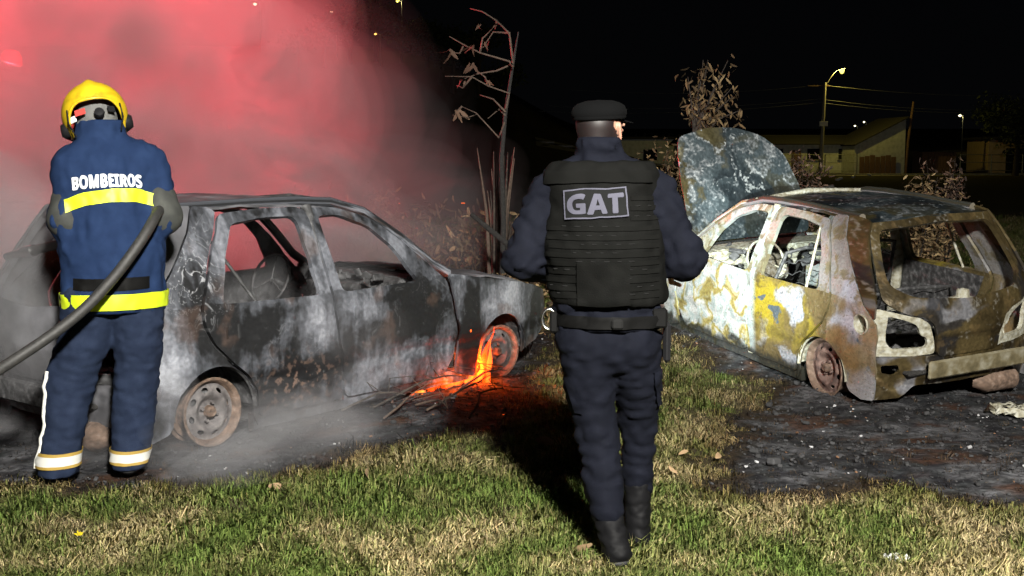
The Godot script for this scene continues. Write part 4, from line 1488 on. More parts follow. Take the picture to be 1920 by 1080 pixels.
	# spring towers at the back
	for z in [-0.5, 0.5]:
		rf = Acc.new()
		rf.lathe([Vector2(0.15, 0.28), Vector2(0.13, 0.5), Vector2(0.10, 0.62), Vector2(0.05, 0.64), Vector2(0.045, 0.69), Vector2(0.0, 0.70)], Transform3D(Basis.IDENTITY, Vector3(-0.05, 0, z)), 18, true)
		part("spring_tower", rf, inner, t)
	# tailgate: frame round the big rear window, lower skin with a lock
	var tf := func(z: float, y: float) -> Vector3: return Vector3(tail_x(y, z) + 0.006 * dents.get_noise_2d(z * 2.0, y * 2.0) - 0.045 * lump(z, y, 0.0, 0.585, 0.32, 0.05), y, z)
	var gate := Node3D.new()
	gate.name = "tailgate"
	t.add_child(gate, true)
	rf = Acc.new()
	rf.panel(rounded(V.call([[-0.555, 1.315], [-0.605, 1.16], [-0.65, 0.96], [-0.675, 0.82], [-0.61, 0.765], [-0.53, 0.725], [-0.41, 0.70], [-0.325, 0.64], [-0.29, 0.53], [-0.275, 0.40], [0.275, 0.40], [0.29, 0.53], [0.325, 0.64], [0.41, 0.70], [0.53, 0.725], [0.61, 0.765], [0.675, 0.82], [0.65, 0.96], [0.605, 1.16], [0.555, 1.315], [0.0, 1.345]]), 0.03, 3),
		[rounded(V.call([[-0.505, 1.268], [-0.55, 1.14], [-0.585, 1.0], [-0.59, 0.91], [-0.46, 0.835], [0.0, 0.80], [0.46, 0.835], [0.59, 0.91], [0.585, 1.0], [0.55, 1.14], [0.505, 1.268], [0.0, 1.296]]), 0.05, 4)], tf, 1.0, 0.03, 0.05, tail_uv)
	part("gate_panel", rf, tail, gate)
	rf = Acc.new()
	rf.lathe([Vector2(0.0, 0.02), Vector2(0.022, 0.018), Vector2(0.03, 0.0), Vector2(0.034, -0.02)], Transform3D(Basis(Vector3.BACK, PI / 2), Vector3(-0.672, 0.60, 0.02)), 14)
	part("lock", rf, mats.char_metal, gate)
	# rear lamps: empty openings in a framed panel either side of the gate
	for s in [-1.0, 1.0]:
		var lf := func(z: float, y: float) -> Vector3: return Vector3(tail_x(y, z) + 0.02, y, z)
		var op := []
		for e in [[0.725, 0.77], [0.53, 0.715], [0.42, 0.69], [0.335, 0.63], [0.30, 0.525], [0.285, 0.42], [0.45, 0.412], [0.735, 0.42], [0.74, 0.55]]: op.append(Vector2(e[0] * s, e[1]))
		var hl := []
		for e in [[0.645, 0.715], [0.53, 0.68], [0.45, 0.645], [0.415, 0.60], [0.405, 0.56], [0.36, 0.545], [0.345, 0.49], [0.37, 0.468], [0.60, 0.468], [0.64, 0.52]]: hl.append(Vector2(e[0] * s, e[1]))
		rf = Acc.new()
		rf.panel(rounded(op, 0.03, 3), [rounded(hl, 0.02, 3)], lf, 1.0, 0.03, 0.04, tail_uv)
		part("lamp_opening_frame", rf, inner, t)
	# rear skirt: valance, with the corners kicked in
	rf = Acc.new()
	rf.panel(rounded(V.call([[-0.745, 0.415], [-0.36, 0.405], [0.36, 0.405], [0.745, 0.415], [0.745, 0.25], [0.715, 0.09], [0.50, 0.10], [0.40, 0.19], [-0.40, 0.19], [-0.50, 0.10], [-0.715, 0.09], [-0.745, 0.25]]), 0.03, 3), [rounded(V.call([[-0.66, 0.35], [-0.55, 0.355], [-0.54, 0.30], [-0.58, 0.27], [-0.65, 0.285]]), 0.02, 3)], func(z: float, y: float) -> Vector3: return Vector3(tail_x(y, z) + 0.012 + 0.03 * lump(z, y, -0.5, 0.2, 0.12, 0.08) + 0.012 * dents.get_noise_2d(z * 3.0, y * 4.0), y, z), 1.0, 0.016, 0.035, tail_uv)
	part("rear_skirt", rf, tail, t)
	rf = Acc.new()
	rf.box(Vector3(-0.695, 0.325, 0.06), Vector3(0.03, 0.13, 0.92), 0.012)
	part("bumper_beam", rf, mats.khaki_metal if hood_up else inner, t)
	# muffler
	rf = Acc.new()
	rf.tube([Vector3(-0.5, 0.12, 0.2), Vector3(-0.55, 0.12, 0.26), Vector3(-0.56, 0.12, 0.5), Vector3(-0.52, 0.12, 0.56)], [0.05, 0.085, 0.085, 0.05], 14)
	rf.tube([Vector3(-0.4, 0.12, 0.2), Vector3(0.4, 0.08, 0.1), Vector3(1.6, 0.07, 0.05)], 0.022, 8)
	part("muffler", rf, m_rim, t)
	# axle beam
	rf = Acc.new()
	rf.tube([Vector3(0, 0.185, -0.6), Vector3(0, 0.185, 0.6)], 0.035, 8)
	part("rear_axle", rf, mats.char_metal, t)
	for wv in wheels:
		make_wheel(t, wv[0], wv[1], wheel_r, wv[2], m_rim, m_hub)

func build_left_car() -> void:
	var skin := painted("sooty_skin", sooty, 101, 1100, 375, -0.85, 0.0, CAR_U, CAR_V, 0.2, 0.55)
	var shell := tri_mat("sooty_shell", noise_tex(0.006, [[0.0, lin(0.03, 0.03, 0.033)], [0.4, lin(0.08, 0.08, 0.088)], [0.6, lin(0.16, 0.16, 0.175)], [1.0, lin(0.32, 0.32, 0.35)]], 51, 512, 6), 0.7, 0.55, 0.2, mats.fine, 0.3)
	var hub := tri_mat("grey_disc", noise_tex(0.02, [[0.0, lin(0.05, 0.045, 0.045)], [0.5, lin(0.12, 0.11, 0.11)], [1.0, lin(0.24, 0.22, 0.21)]], 52, 256, 5), 3.0, 0.8, 0.1, mats.fine, 0.2)
	var b := Basis(Vector3.UP, deg_to_rad(52.0))
	var t := thing("burning_car", "soot-blackened grey hatchback still smoking, its front wheel in flames", "car", Transform3D(b, Vector3(-2.266, 0.0, -6.838)))
	var r := 0.195
	make_car(t, skin, shell, shell, mats.char_metal, mats.rust, hub, false, [[Vector3(0, r, 0.735), 1.0, 0.0], [Vector3(0, r, -0.735), -1.0, 0.0], [Vector3(2.58, r, 0.735), 1.0, -0.12], [Vector3(2.58, r, -0.735), -1.0, -0.12]], r, 5)
	# fire at the front wheel
	var rng := RandomNumberGenerator.new()
	rng.seed = 9
	var fl := thing("wheel_fire", "small orange flames licking the ground behind the smoking car's front wheel", "fire", t.transform)
	for k in 40:
		var a := Acc.new()
		var tall := k < 22
		var bx := rng.randf_range(2.16, 2.40) if tall else rng.randf_range(1.62, 2.3)
		var bz := rng.randf_range(0.55, 0.82) if tall else 0.62 + 0.16 * (2.3 - bx) + rng.randf_range(-0.04, 0.05)
		var hh := (0.08 + 0.32 * smoothstep(2.12, 2.4, bx)) * rng.randf_range(0.6, 1.1) if tall else rng.randf_range(0.02, 0.055)
		var pts := []
		var rad := []
		for i in 9:
			var s := i / 8.0
			pts.append(Vector3(bx + 0.05 * sin(s * 5.0 + k) * s + 0.12 * hh * s, 0.0 + hh * s, bz + 0.04 * sin(s * 6.0 + k * 2.0) * s))
			rad.append(maxf(0.002, (0.03 if tall else 0.03) * sin(PI * minf(1.0, 0.25 + s * 0.75)) * (1.0 - s * 0.55) * (1.0 + 0.3 * sin(s * 9.0 + k))))
		a.tube(pts, rad, 8, true, 0.55)
		part("flame_tongue", a, mats.flame_gas if k % 3 else mats.flame_core_gas, fl)
	for e in [[Vector3(2.27, 0.13, 0.72), 2.2], [Vector3(2.0, 0.05, 0.80), 0.10]]:
		var l := OmniLight3D.new()
		l.name = "fire_glow"
		l.light_color = Color(1.0, 0.36, 0.07)
		l.light_energy = e[1]
		l.light_size = 0.06
		l.omni_range = 12.0
		l.omni_attenuation = 2.0
		l.shadow_enabled = true
		l.position = e[0]
		fl.add_child(l)
	# embers on the body and the ground behind
	for e in [[Vector3(2.19, 0.40, 0.792), 0.012], [Vector3(2.02, 0.845, 0.72), 0.014], [Vector3(2.05, 0.85, 0.68), 0.009]]:
		var a := Acc.new()
		a.lathe([Vector2(0.0, -0.01), Vector2(e[1], -0.004), Vector2(e[1], 0.004), Vector2(0.0, 0.01)], Transform3D(Basis(Vector3.RIGHT, PI / 2), e[0]), 9, true)
		solo("glowing_ember", a, mats.flame, "tiny glowing ember on the smoking car's front wing", "ember", t.transform, "embers on the front wing")

func build_right_car() -> void:
	var skin := painted("oxide_skin", oxidised, 201, 1100, 375, -0.85, 0.0, CAR_U, CAR_V, 0.2, 0.5)
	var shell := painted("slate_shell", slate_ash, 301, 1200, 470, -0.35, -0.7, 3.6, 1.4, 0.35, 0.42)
	var tail := painted("gold_skin", gold_tail, 401, 520, 486, -0.75, 0.0, 1.5, 1.4, 0.5, 0.36)
	var hub := tri_mat("pink_disc", noise_tex(0.02, [[0.0, lin(0.03, 0.025, 0.025)], [0.45, lin(0.1, 0.065, 0.058)], [0.6, lin(0.2, 0.13, 0.108)], [1.0, lin(0.3, 0.23, 0.2)]], 63, 256, 5), 2.5, 0.75, 0.1, mats.fine, 0.2)
	var inner := mats.ash_metal as Material
	var b := Basis(Vector3.UP, 1.971) * Basis(Vector3.BACK, 0.082) * Basis(Vector3.RIGHT, -0.063)
	var t := thing("burnt_out_car", "burnt-out hatchback, bonnet raised, doors scorched white and yellow", "car", Transform3D(b, Vector3(3.02, -0.11, -8.80)))
	var r := 0.222
	make_car(t, skin, shell, tail, inner, mats.rust, hub, true, [[Vector3(0, r - 0.005, -0.745), -1.0, -0.05], [Vector3(0, r - 0.01, 0.735), 1.0, 0.0], [Vector3(2.58, r - 0.03, -0.735), -1.0, 0.1], [Vector3(2.58, r - 0.08, 0.735), 1.0, 0.1]], r, 6)

# ------------------------------------------------------------------ people (local axes: x to the image's right, z towards the photographer; they face -z)
func mesh_of(f: Field, colour = null) -> Acc:
	var a := Acc.new()
	if colour != null: a.colored = true
	f.mesh_into(a, colour)
	return a

# a strip of cloth tape on the back of a garment, between two edge lines given as (x, y)
func back_strip(f: Field, low: Array, high: Array, lift := 0.004, cols := 40, rows := 4) -> Acc:
	var a := Acc.new()
	var at := func(line: Array, s: float) -> Vector2:
		var q := s * (line.size() - 1)
		var i := mini(int(q), line.size() - 2)
		return (line[i] as Vector2).lerp(line[i + 1], q - i)
	var ids := []
	for j in rows + 1:
		for i in cols + 1:
			var p: Vector2 = (at.call(low, float(i) / cols) as Vector2).lerp(at.call(high, float(i) / cols), float(j) / rows)
			var h := f.hit(Vector3(p.x, p.y, 0.6), Vector3(0, 0, -1), 1.2)
			var n := f.grad(h)
			ids.append(a.vert(h + n * lift, n, Vector2(float(i) / cols, float(j) / rows)))
	var back := []
	for i in ids: back.append(a.vert(a.v[i] - a.n[i] * lift * 1.6, -a.n[i], a.uv[i]))
	for j in rows:
		for i in cols:
			var k := j * (cols + 1) + i
			for set in [ids, back]:
				a.tri(set[k], set[k + 1], set[k + cols + 1])
				a.tri(set[k + 1], set[k + cols + 2], set[k + cols + 1])
	return a

# a band round a limb or the waist: centre line c0 to c1 (bottom, top), as seen from outside
func ring_band(f: Field, c0: Vector3, c1: Vector3, lift := 0.005, segs := 48, rows := 3, reach := 0.4) -> Acc:
	var a := Acc.new()
	var ids := []
	for j in rows + 1:
		for i in segs + 1:
			var an := TAU * i / segs
			var d := Vector3(cos(an), 0, sin(an))
			var c := c0.lerp(c1, float(j) / rows)
			var h := f.hit(c + d * reach, -d, reach)
			ids.append(a.vert(h + d * lift, (f.grad(h) + d).normalized(), Vector2(float(i) / segs, float(j) / rows)))
	for j in rows:
		for i in segs:
			var k := j * (segs + 1) + i
			a.tri(ids[k], ids[k + 1], ids[k + segs + 1])
			a.tri(ids[k + 1], ids[k + segs + 2], ids[k + segs + 1])
	return a

# lettering laid on the back of a garment
func lettering(f: Field, text: String, centre: Vector2, height: float, width: float, arc: float, tilt: float, lift := 0.006) -> Acc:
	var tm := TextMesh.new()
	var font := SystemFont.new()
	font.font_names = PackedStringArray(["Droid Sans"])
	font.font_weight = 800
	tm.font = font
	tm.text = text
	tm.font_size = 64
	tm.pixel_size = 0.01
	tm.depth = 0.02
	tm.curve_step = 1.0
	var src := tm.get_mesh_arrays()
	var vs: PackedVector3Array = src[Mesh.ARRAY_VERTEX]
	var ns: PackedVector3Array = src[Mesh.ARRAY_NORMAL]
	var ix = src[Mesh.ARRAY_INDEX]
	var lo := vs[0]
	var hi := vs[0]
	for p in vs:
		lo = lo.min(p)
		hi = hi.max(p)
	var a := Acc.new()
	var count: int = ix.size() if ix != null else vs.size()
	# heavy strokes: the outline struck five times, a hair apart
	for sh in [Vector2.ZERO, Vector2(0.026, 0.0), Vector2(-0.026, 0.0), Vector2(0.0, 0.03), Vector2(0.0, -0.03)]:
		var first := a.v.size()
		for i in vs.size():
			var p := (vs[i] - (lo + hi) * 0.5) / (hi - lo)
			var x: float = p.x * width + sh.x * height
			var q: Vector2 = Vector2(x, p.y * height + sh.y * height - arc * x * x).rotated(tilt) + centre
			var h := f.hit(Vector3(q.x, q.y, 0.6), Vector3(0, 0, -1), 1.2)
			var g := f.grad(h)
			var out: float = (lift if vs[i].z > 0.0 else lift * 0.3) + 0.0003 * (sh.x + 2.0 * sh.y) * 10.0
			a.vert(h + g * out, g if ns[i].z > 0.5 else ns[i])
		for i in range(0, count, 3):
			if ix != null: a.tri(first + ix[i], first + ix[i + 1], first + ix[i + 2])
			else: a.tri(first + i, first + i + 1, first + i + 2)
	return a

func hand(f: Field, wrist: Vector3, dir: Vector3, palm: Vector3, side: float) -> void:
	# palm, four curled fingers of different lengths and a thumb from the palm's side
	var across := dir.cross(palm).normalized() * side
	f.cone(wrist, wrist + dir * 0.04, 0.026, 0.03, 0.02)
	f.cone(wrist + dir * 0.03 - across * 0.022, wrist + dir * 0.085 - across * 0.026, 0.02, 0.017, 0.02)
	f.cone(wrist + dir * 0.03 + across * 0.022, wrist + dir * 0.085 + across * 0.026, 0.02, 0.017, 0.02)
	for k in 4:
		var o := (k - 1.5) * 0.021
		var len_: float = [0.075, 0.088, 0.083, 0.065][k]
		var p := wrist + dir * (0.088 if k in [1, 2] else 0.08) + across * o
		var q := p + (dir * 0.75 + palm * 0.66) * len_ * 0.45
		var r := q + (dir * 0.1 + palm) * len_ * 0.33
		var s := r + (palm * 0.8 - dir * 0.6) * len_ * 0.28
		f.cone(p - dir * 0.012, q, 0.0095, 0.009, 0.006)
		f.cone(q, r, 0.009, 0.0085, 0.004)
		f.cone(r, s, 0.0085, 0.0075, 0.004)
	var tb := wrist + dir * 0.03 - across * 0.034
	f.cone(tb, tb + (dir * 0.6 - across * 0.6 + palm * 0.4) * 0.04, 0.013, 0.0115, 0.008)
	f.cone(tb + (dir * 0.6 - across * 0.6 + palm * 0.4) * 0.04, tb + (dir * 1.2 - across * 0.5 + palm * 1.3) * 0.045, 0.0115, 0.009, 0.004)

func head_field(c: Vector3, yaw: float, k := 1.0) -> Field:
	# c: centre of the skull, the face towards -z turned by yaw
	var f := Field.new(c - Vector3(0.16, 0.26, 0.17), c + Vector3(0.16, 0.15, 0.17), 0.006)
	var b := Basis(Vector3.UP, yaw)
	var P := func(x: float, y: float, z: float) -> Vector3: return c + b * (Vector3(x, y, z) * k)
	f.cone(P.call(0, 0.02, 0.02), P.call(0, 0.025, -0.02), 0.083, 0.076, 0.02)
	f.cone(P.call(0, -0.03, -0.02), P.call(0, -0.085, -0.055), 0.066, 0.04, 0.05)
	f.cone(P.call(-0.045, -0.06, -0.01), P.call(0, -0.1, -0.07), 0.03, 0.022, 0.03)
	f.cone(P.call(0.045, -0.06, -0.01), P.call(0, -0.1, -0.07), 0.03, 0.022, 0.03)
	f.cone(P.call(0, -0.005, -0.092), P.call(0, -0.04, -0.112), 0.009, 0.014, 0.012)     # nose
	f.cone(P.call(-0.02, -0.075, -0.088), P.call(0.02, -0.075, -0.088), 0.009, 0.009, 0.008)   # lips
	for s in [-1.0, 1.0]:
		f.cone(P.call(s * 0.032, 0.0, -0.098), P.call(s * 0.032, 0.0, -0.1), 0.011, 0.011, 0.006)   # eyes
		f.cone(P.call(s * 0.05, 0.02, -0.088), P.call(s * 0.015, 0.022, -0.096), 0.009, 0.009, 0.012)   # brows
		f.cone(P.call(s * 0.083, 0.012, 0.002), P.call(s * 0.083, -0.03, -0.008), 0.016, 0.011, 0.008, Vector3(0.55, 1.0, 1.0))   # ears
	f.cone(P.call(0, -0.04, 0.03), c + Vector3(0, -0.24, 0.035), 0.056, 0.062, 0.03)     # neck
	return f

func boot(t: Node, heel: Vector3, toe: Vector3, shin: Vector3, r_top: float, called := "boot") -> void:
	var lo := heel.min(toe).min(shin) - Vector3.ONE * 0.12
	var hi := heel.max(toe).max(shin) + Vector3.ONE * 0.12
	var f := Field.new(lo, hi, 0.008)
	var d := (toe - heel).normalized()
	f.cone(heel + Vector3(0, 0.04, 0), toe + Vector3(0, 0.035, 0) - d * 0.04, 0.048, 0.046, 0.03)
	f.cone(heel + Vector3(0, 0.05, 0) + d * 0.01, shin, 0.052, r_top, 0.03)
	f.cone(heel + Vector3(0, 0.06, 0) + d * 0.06, heel.lerp(shin, 0.5) + d * 0.02, 0.045, 0.045, 0.03)
	f.fold(noise(14.0, 2, 91, true), 0.007, Vector3(0.6, 1.4, 0.6))
	var o := part(called, mesh_of(f), mats.boot_leather, t)
	f = Field.new(lo, hi, 0.008)
	f.cone(heel + Vector3(0, 0.012, 0), toe + Vector3(0, 0.012, 0) - d * 0.035, 0.047, 0.046, 0.01, Vector3(1, 0.42, 1))
	part("sole", mesh_of(f), mats.rubber, o)

func build_firefighter() -> void:
	var base := px(190, 893, 5.84)
	base.y = gh(base.x, base.z)
	var yaw := atan2(base.x, base.z) + PI     # back to the photographer
	var t := thing("person", "firefighter in navy turnout gear and yellow helmet, holding a hose", "person", Transform3D(Basis(Vector3.UP, yaw), base))
	var fx := t.transform
	var L := func(x: float, y: float, z := 0.0) -> Vector3: return on_figure(fx, x, y, z)
	# the body: one continuous figure with head, hands in gloves
	var f := Field.new(Vector3(-0.5, 0.05, -0.6), Vector3(0.55, 1.85, 0.3), 0.016)
	f.cone(L.call(212, 550), L.call(208, 440, -0.01), 0.12, 0.125, 0.04, Vector3(1.25, 1, 0.85))
	f.cone(L.call(208, 440, -0.01), L.call(200, 335, -0.04), 0.13, 0.11, 0.04, Vector3(1.3, 1, 0.85))
	var sh_l: Vector3 = L.call(140, 315, -0.04)
	var sh_r: Vector3 = L.call(280, 308, -0.04)
	var el_l: Vector3 = L.call(126, 412, 0.0)
	var el_r: Vector3 = L.call(306, 405, 0.02)
	var ha_l: Vector3 = L.call(140, 440, -0.34)
	var ha_r: Vector3 = L.call(255, 450, -0.30)
	var kn_l: Vector3 = L.call(133, 715, -0.02)
	var kn_r: Vector3 = L.call(256, 710, -0.03)
	var an_l: Vector3 = L.call(112, 862, 0.02)
	var an_r: Vector3 = L.call(241, 862, 0.0)
	for e in [[sh_l, el_l, ha_l], [sh_r, el_r, ha_r]]:
		f.cone(e[0], e[1], 0.055, 0.045, 0.03)
		f.cone(e[1], e[2], 0.045, 0.03, 0.02)
	for e in [[L.call(168, 560), kn_l, an_l], [L.call(252, 560), kn_r, an_r]]:
		f.cone(e[0], e[1], 0.085, 0.06, 0.03)
		f.cone(e[1], e[2], 0.058, 0.042, 0.02)
	var skull: Vector3 = L.call(180, 222, -0.10)
	f.cone(L.call(192, 320, -0.04), skull - Vector3(0, 0.17, -0.03), 0.07, 0.05, 0.03)
	var body := Acc.new()
	body.colored = true
	var skin := Color(0.28, 0.16, 0.11)
	var glove := Color(0.1, 0.09, 0.06)
	f.mesh_into(body, func(_p: Vector3) -> Color: return skin)
	head_field(skull, 0.15).mesh_into(body, func(_p: Vector3) -> Color: return skin)
	for e in [[ha_l, el_l, 1.0], [ha_r, el_r, -1.0]]:
		var hd: Vector3 = (e[0] - e[1]).normalized()
		var hf := Field.new(e[0] - Vector3.ONE * 0.2, e[0] + Vector3.ONE * 0.2, 0.006)
		hand(hf, e[0], hd, (Vector3(-e[2], 0.1, 0) - hd * Vector3(-e[2], 0.1, 0).dot(hd)).normalized(), e[2])
		hf.mesh_into(body, func(_p: Vector3) -> Color: return glove)
	part("body", body, mats.skin, t)
	# trousers
	var tr := Field.new(Vector3(-0.42, 0.05, -0.26), Vector3(0.45, 1.1, 0.26), 0.013)
	tr.cone(L.call(166, 560, 0.0), L.call(158, 640, 0.0), 0.14, 0.125, 0.03, Vector3(1, 1, 0.95))
	tr.cone(L.call(256, 560, 0.0), L.call(260, 640, 0.0), 0.14, 0.125, 0.03, Vector3(1, 1, 0.95))
	tr.cone(L.call(154, 640, 0.0), kn_l, 0.122, 0.122, 0.012)
	tr.cone(L.call(260, 640, 0.0), kn_r, 0.122, 0.116, 0.012)
	tr.cone(kn_l, L.call(110, 878, 0.02), 0.118, 0.10, 0.03)
	tr.cone(kn_r, L.call(241, 878, 0.0), 0.113, 0.094, 0.03)
	tr.fold(noise(4.5, 3, 71), 0.014, Vector3(1.0, 0.6, 1.0))
	tr.fold(noise(11.0, 2, 74, true), 0.011, Vector3(0.55, 1.3, 0.55))
	tr.clip_y(0.055, false)
	var trp := part("trousers", mesh_of(tr), mats.trouser_navy, t)
	for e in [[L.call(112, 858, 0.02), 150.0], [L.call(241, 852, 0.0), 241.0]]:
		var c: Vector3 = e[0]
		for band in [[-0.036, -0.022, "band_gold"], [-0.022, 0.022, "band_silver"], [0.022, 0.038, "band_gold"]]:
			part("cuff_band", ring_band(tr, c + Vector3(0, band[0], 0), c + Vector3(0, band[1], 0), 0.006, 40, 2, 0.17), mats[band[2]], trp)
	# silver piping down the outside of the one leg
	var pipe := Acc.new()
	var pp := []
	for i in 14:
		var s := i / 13.0
		var y := lerpf(0.58, 0.10, s)
		var cx := lerpf(-0.15, -0.2, s)
		pp.append(tr.hit(Vector3(cx - 0.35, y, 0.03), Vector3.RIGHT, 0.5))
	pipe.tube(pp, 0.012, 6)
	part("leg_piping", pipe, mats.band_silver, trp)
	# jacket
	var j := Field.new(Vector3(-0.42, 0.72, -0.55), Vector3(0.56, 1.92, 0.34), 0.013)
	j.cone(L.call(212, 560, 0.0), L.call(212, 470, 0.0), 0.185, 0.178, 0.03, Vector3(1.36, 1, 0.9))
	j.cone(L.call(212, 470, 0.0), L.call(202, 340, -0.03), 0.178, 0.175, 0.05, Vector3(1.34, 1, 0.9))
	j.cone(L.call(150, 318, -0.04), L.call(250, 308, -0.04), 0.125, 0.125, 0.06)
	j.cone(L.call(190, 300, -0.05), L.call(190, 226, -0.085), 0.125, 0.105, 0.04, Vector3(1.12, 1, 1))
	for e in [[sh_l, el_l, ha_l], [sh_r, el_r, ha_r]]:
		j.cone(e[0], e[1], 0.098, 0.088, 0.04)
		j.cone(e[1], e[1].lerp(e[2], 0.9), 0.088, 0.06, 0.04)
	j.fold(noise(4.0, 3, 72), 0.014, Vector3(1.2, 0.5, 1.0))
	j.fold(noise(9.0, 2, 73, true), 0.010, Vector3(1.1, 0.6, 0.8))
	j.clip_y((L.call(212, 590, 0.15) as Vector3).y, false)
	j.clip_y((L.call(190, 224, 0.0) as Vector3).y, true)
	var jk := part("jacket", mesh_of(j), mats.jacket_navy, t)
	var v2 := func(x: float, y: float) -> Vector2:
		var q := on_figure(fx, x, y, 0.15)
		return Vector2(q.x, q.y)
	part("chest_band", back_strip(j, [v2.call(122, 401), v2.call(160, 386), v2.call(210, 379), v2.call(255, 379), v2.call(290, 388)], [v2.call(120, 376), v2.call(158, 361), v2.call(210, 354), v2.call(256, 354), v2.call(291, 364)], 0.006, 48, 5), mats.band_yellow, jk)
	var hem_c: Vector3 = L.call(212, 575, 0.0)
	part("hem_band", ring_band(j, hem_c, hem_c + Vector3(0, 0.078, 0), 0.010, 110, 6, 0.5), mats.band_yellow, jk)
	part("loop_patch", back_strip(j, [v2.call(138, 546), v2.call(208, 546), v2.call(280, 541)], [v2.call(138, 524), v2.call(208, 522), v2.call(280, 518)], 0.005, 30, 3), mats.belt, jk)
	part("lettering", lettering(j, "BOMBEIROS", v2.call(201, 339), 0.062, 0.31, 0.45, 0.03, 0.009), mats.letter_white, jk)
	for e in [[sh_l, el_l, ha_l], [sh_r, el_r, ha_r]]:
		var ef := Field.new(e[1] - Vector3.ONE * 0.22, e[1] + Vector3.ONE * 0.22, 0.012)
		ef.cone((e[0] as Vector3).lerp(e[1], 0.66), e[1], 0.088, 0.092, 0.02)
		ef.cone(e[1], (e[1] as Vector3).lerp(e[2], 0.14), 0.092, 0.086, 0.02)
		ef.fold(noise(12.0, 3, 75), 0.004, Vector3.ONE)
		part("elbow_patch", mesh_of(ef), mats.leather_grey, jk)
	# grey flash hood on the neck
	var hd2 := Field.new(skull - Vector3(0.14, 0.2, 0.14), skull + Vector3(0.14, 0.14, 0.16), 0.008)
	hd2.cone(skull + Vector3(0, 0.015, 0.018), skull + Vector3(0.01, -0.14, 0.03), 0.098, 0.085, 0.02)
	hd2.fold(noise(20.0, 2, 76), 0.008, Vector3.ONE)
	part("flash_hood", mesh_of(hd2), mats.hood_grey, t)
	# helmet: shell with a raised back edge, comb, ear pieces, liner
	var hb := Basis(Vector3.BACK, 0.16) * Basis(Vector3.RIGHT, -0.42)
	var hx := Transform3D(hb.scaled(Vector3.ONE * 1.06), L.call(178, 217, -0.10))
	var helm := Node3D.new()
	helm.name = "helmet"
	t.add_child(helm, true)
	helm.transform = hx
	var shell := func(az: float, el: float) -> Vector3:
		var crest := 0.012 * exp(-pow(sin(az) * cos(el) / 0.14, 2.0)) * smoothstep(0.1, 0.5, el)
		var q := Vector3(sin(az) * cos(el) * 0.148, sin(el) * 0.152, cos(az) * cos(el) * 0.172)
		return q * (1.0 + crest / 0.15)
	var edge := func(az: float) -> float:
		var back := cos(az)
		return -0.42 + 0.46 * smoothstep(0.35, 0.95, back) - 0.25 * exp(-pow((absf(back) - 0.0) / 0.35, 2.0))
	for pass_ in 2:
		var a := Acc.new()
		var k := 1.0 if pass_ == 0 else 0.93
		var az_n := 56
		var el_n := 22
		for i in el_n + 1:
			for jx in az_n + 1:
				var az := TAU * jx / az_n
				var e0: float = edge.call(az)
				var el := lerpf(e0, PI / 2, float(i) / el_n)
				var p: Vector3 = shell.call(az, el)
				var n := Vector3(p.x / 0.0219, p.y / 0.0231, p.z / 0.0296).normalized()
				a.vert(p * k, n if pass_ == 0 else -n, Vector2(az, el))
		for i in el_n:
			for jx in az_n:
				var q := i * (az_n + 1) + jx
				a.tri(q, q + 1, q + az_n + 1)
				a.tri(q + 1, q + az_n + 2, q + az_n + 1)
		part("shell" if pass_ == 0 else "liner", a, mats.helmet_yellow if pass_ == 0 else mats.liner_red, helm)
	var rim := Acc.new()
	var rp := []
	for jx in 57:
		var az := TAU * jx / 56.0
		rp.append(shell.call(az, edge.call(az)) * 0.985)
	rim.tube(rp, 0.007, 6, false)
	part("rim", rim, mats.helmet_yellow, helm)
	for s in [-1.0, 1.0]:
		var ec := Acc.new()
		ec.lathe([Vector2(0.0, 0.022), Vector2(0.026, 0.02), Vector2(0.036, 0.006), Vector2(0.036, -0.02)], Transform3D(Basis(Vector3.BACK, -s * PI / 2), Vector3(s * 0.14, -0.055, 0.0)), 18, true)
		part("ear_piece", ec, mats.black_plastic, helm)
		var sp := Acc.new()
		sp.tube([shell.call(s * 0.9, -0.05) * 1.0, Vector3(s * 0.12, -0.07, 0.10), Vector3(s * 0.10, -0.12, 0.06)], 0.01, 6, true, 0.4)
		part("strap", sp, mats.black_plastic, helm)
	# fit wheel at the nape, a red tag and a white tag inside the edge
	var kn := Acc.new()
	kn.lathe([Vector2(0.0, 0.016), Vector2(0.02, 0.014), Vector2(0.024, 0.0)], Transform3D(Basis(Vector3.RIGHT, PI / 2), Vector3(0.02, -0.05, 0.128)), 14)
	part("fit_wheel", kn, mats.black_plastic, helm)
	for e in [[-0.062, -0.03, 0.118, 0.05, "liner_red"], [-0.10, -0.045, 0.082, 0.04, "letter_white"], [0.075, -0.03, 0.108, 0.035, "black_plastic"]]:
		var tg := Acc.new()
		tg.box(Vector3(e[0], e[1], e[2]), Vector3(e[3], 0.03, 0.004), 0.001, Basis(Vector3.UP, e[0] * 6.0))
		part("tag", tg, mats[e[4]], helm)
	var bd := Acc.new()
	var vp := []
	for jx in 15:
		var az := PI + (jx - 7) * 0.16
		vp.append(shell.call(az, -0.25) * 1.06)
	bd.tube(vp, 0.03, 8, true, 0.35)
	part("visor", bd, mats.dark_glass, helm)
	# boots
	boot(t, L.call(112, 884, 0.05), L.call(104, 884, -0.2), L.call(112, 800, 0.02), 0.055)
	boot(t, L.call(241, 884, 0.03), L.call(248, 884, -0.22), L.call(243, 800, 0.0), 0.055)
	# hose under the arm: a thing of its own
	var ho := Acc.new()
	var inv := t.transform
	var hp := []
	var ctrl := [L.call(-420, 893, 0.9), L.call(-180, 800, 0.75), L.call(0, 692, 0.44), L.call(130, 603, 0.34), L.call(205, 530, 0.30), L.call(262, 455, 0.26), L.call(292, 405, 0.16), L.call(300, 392, -0.02), L.call(262, 430, -0.24), L.call(205, 445, -0.42), L.call(140, 452, -0.62), L.call(60, 470, -0.95)]
	var cv := Curve3D.new()
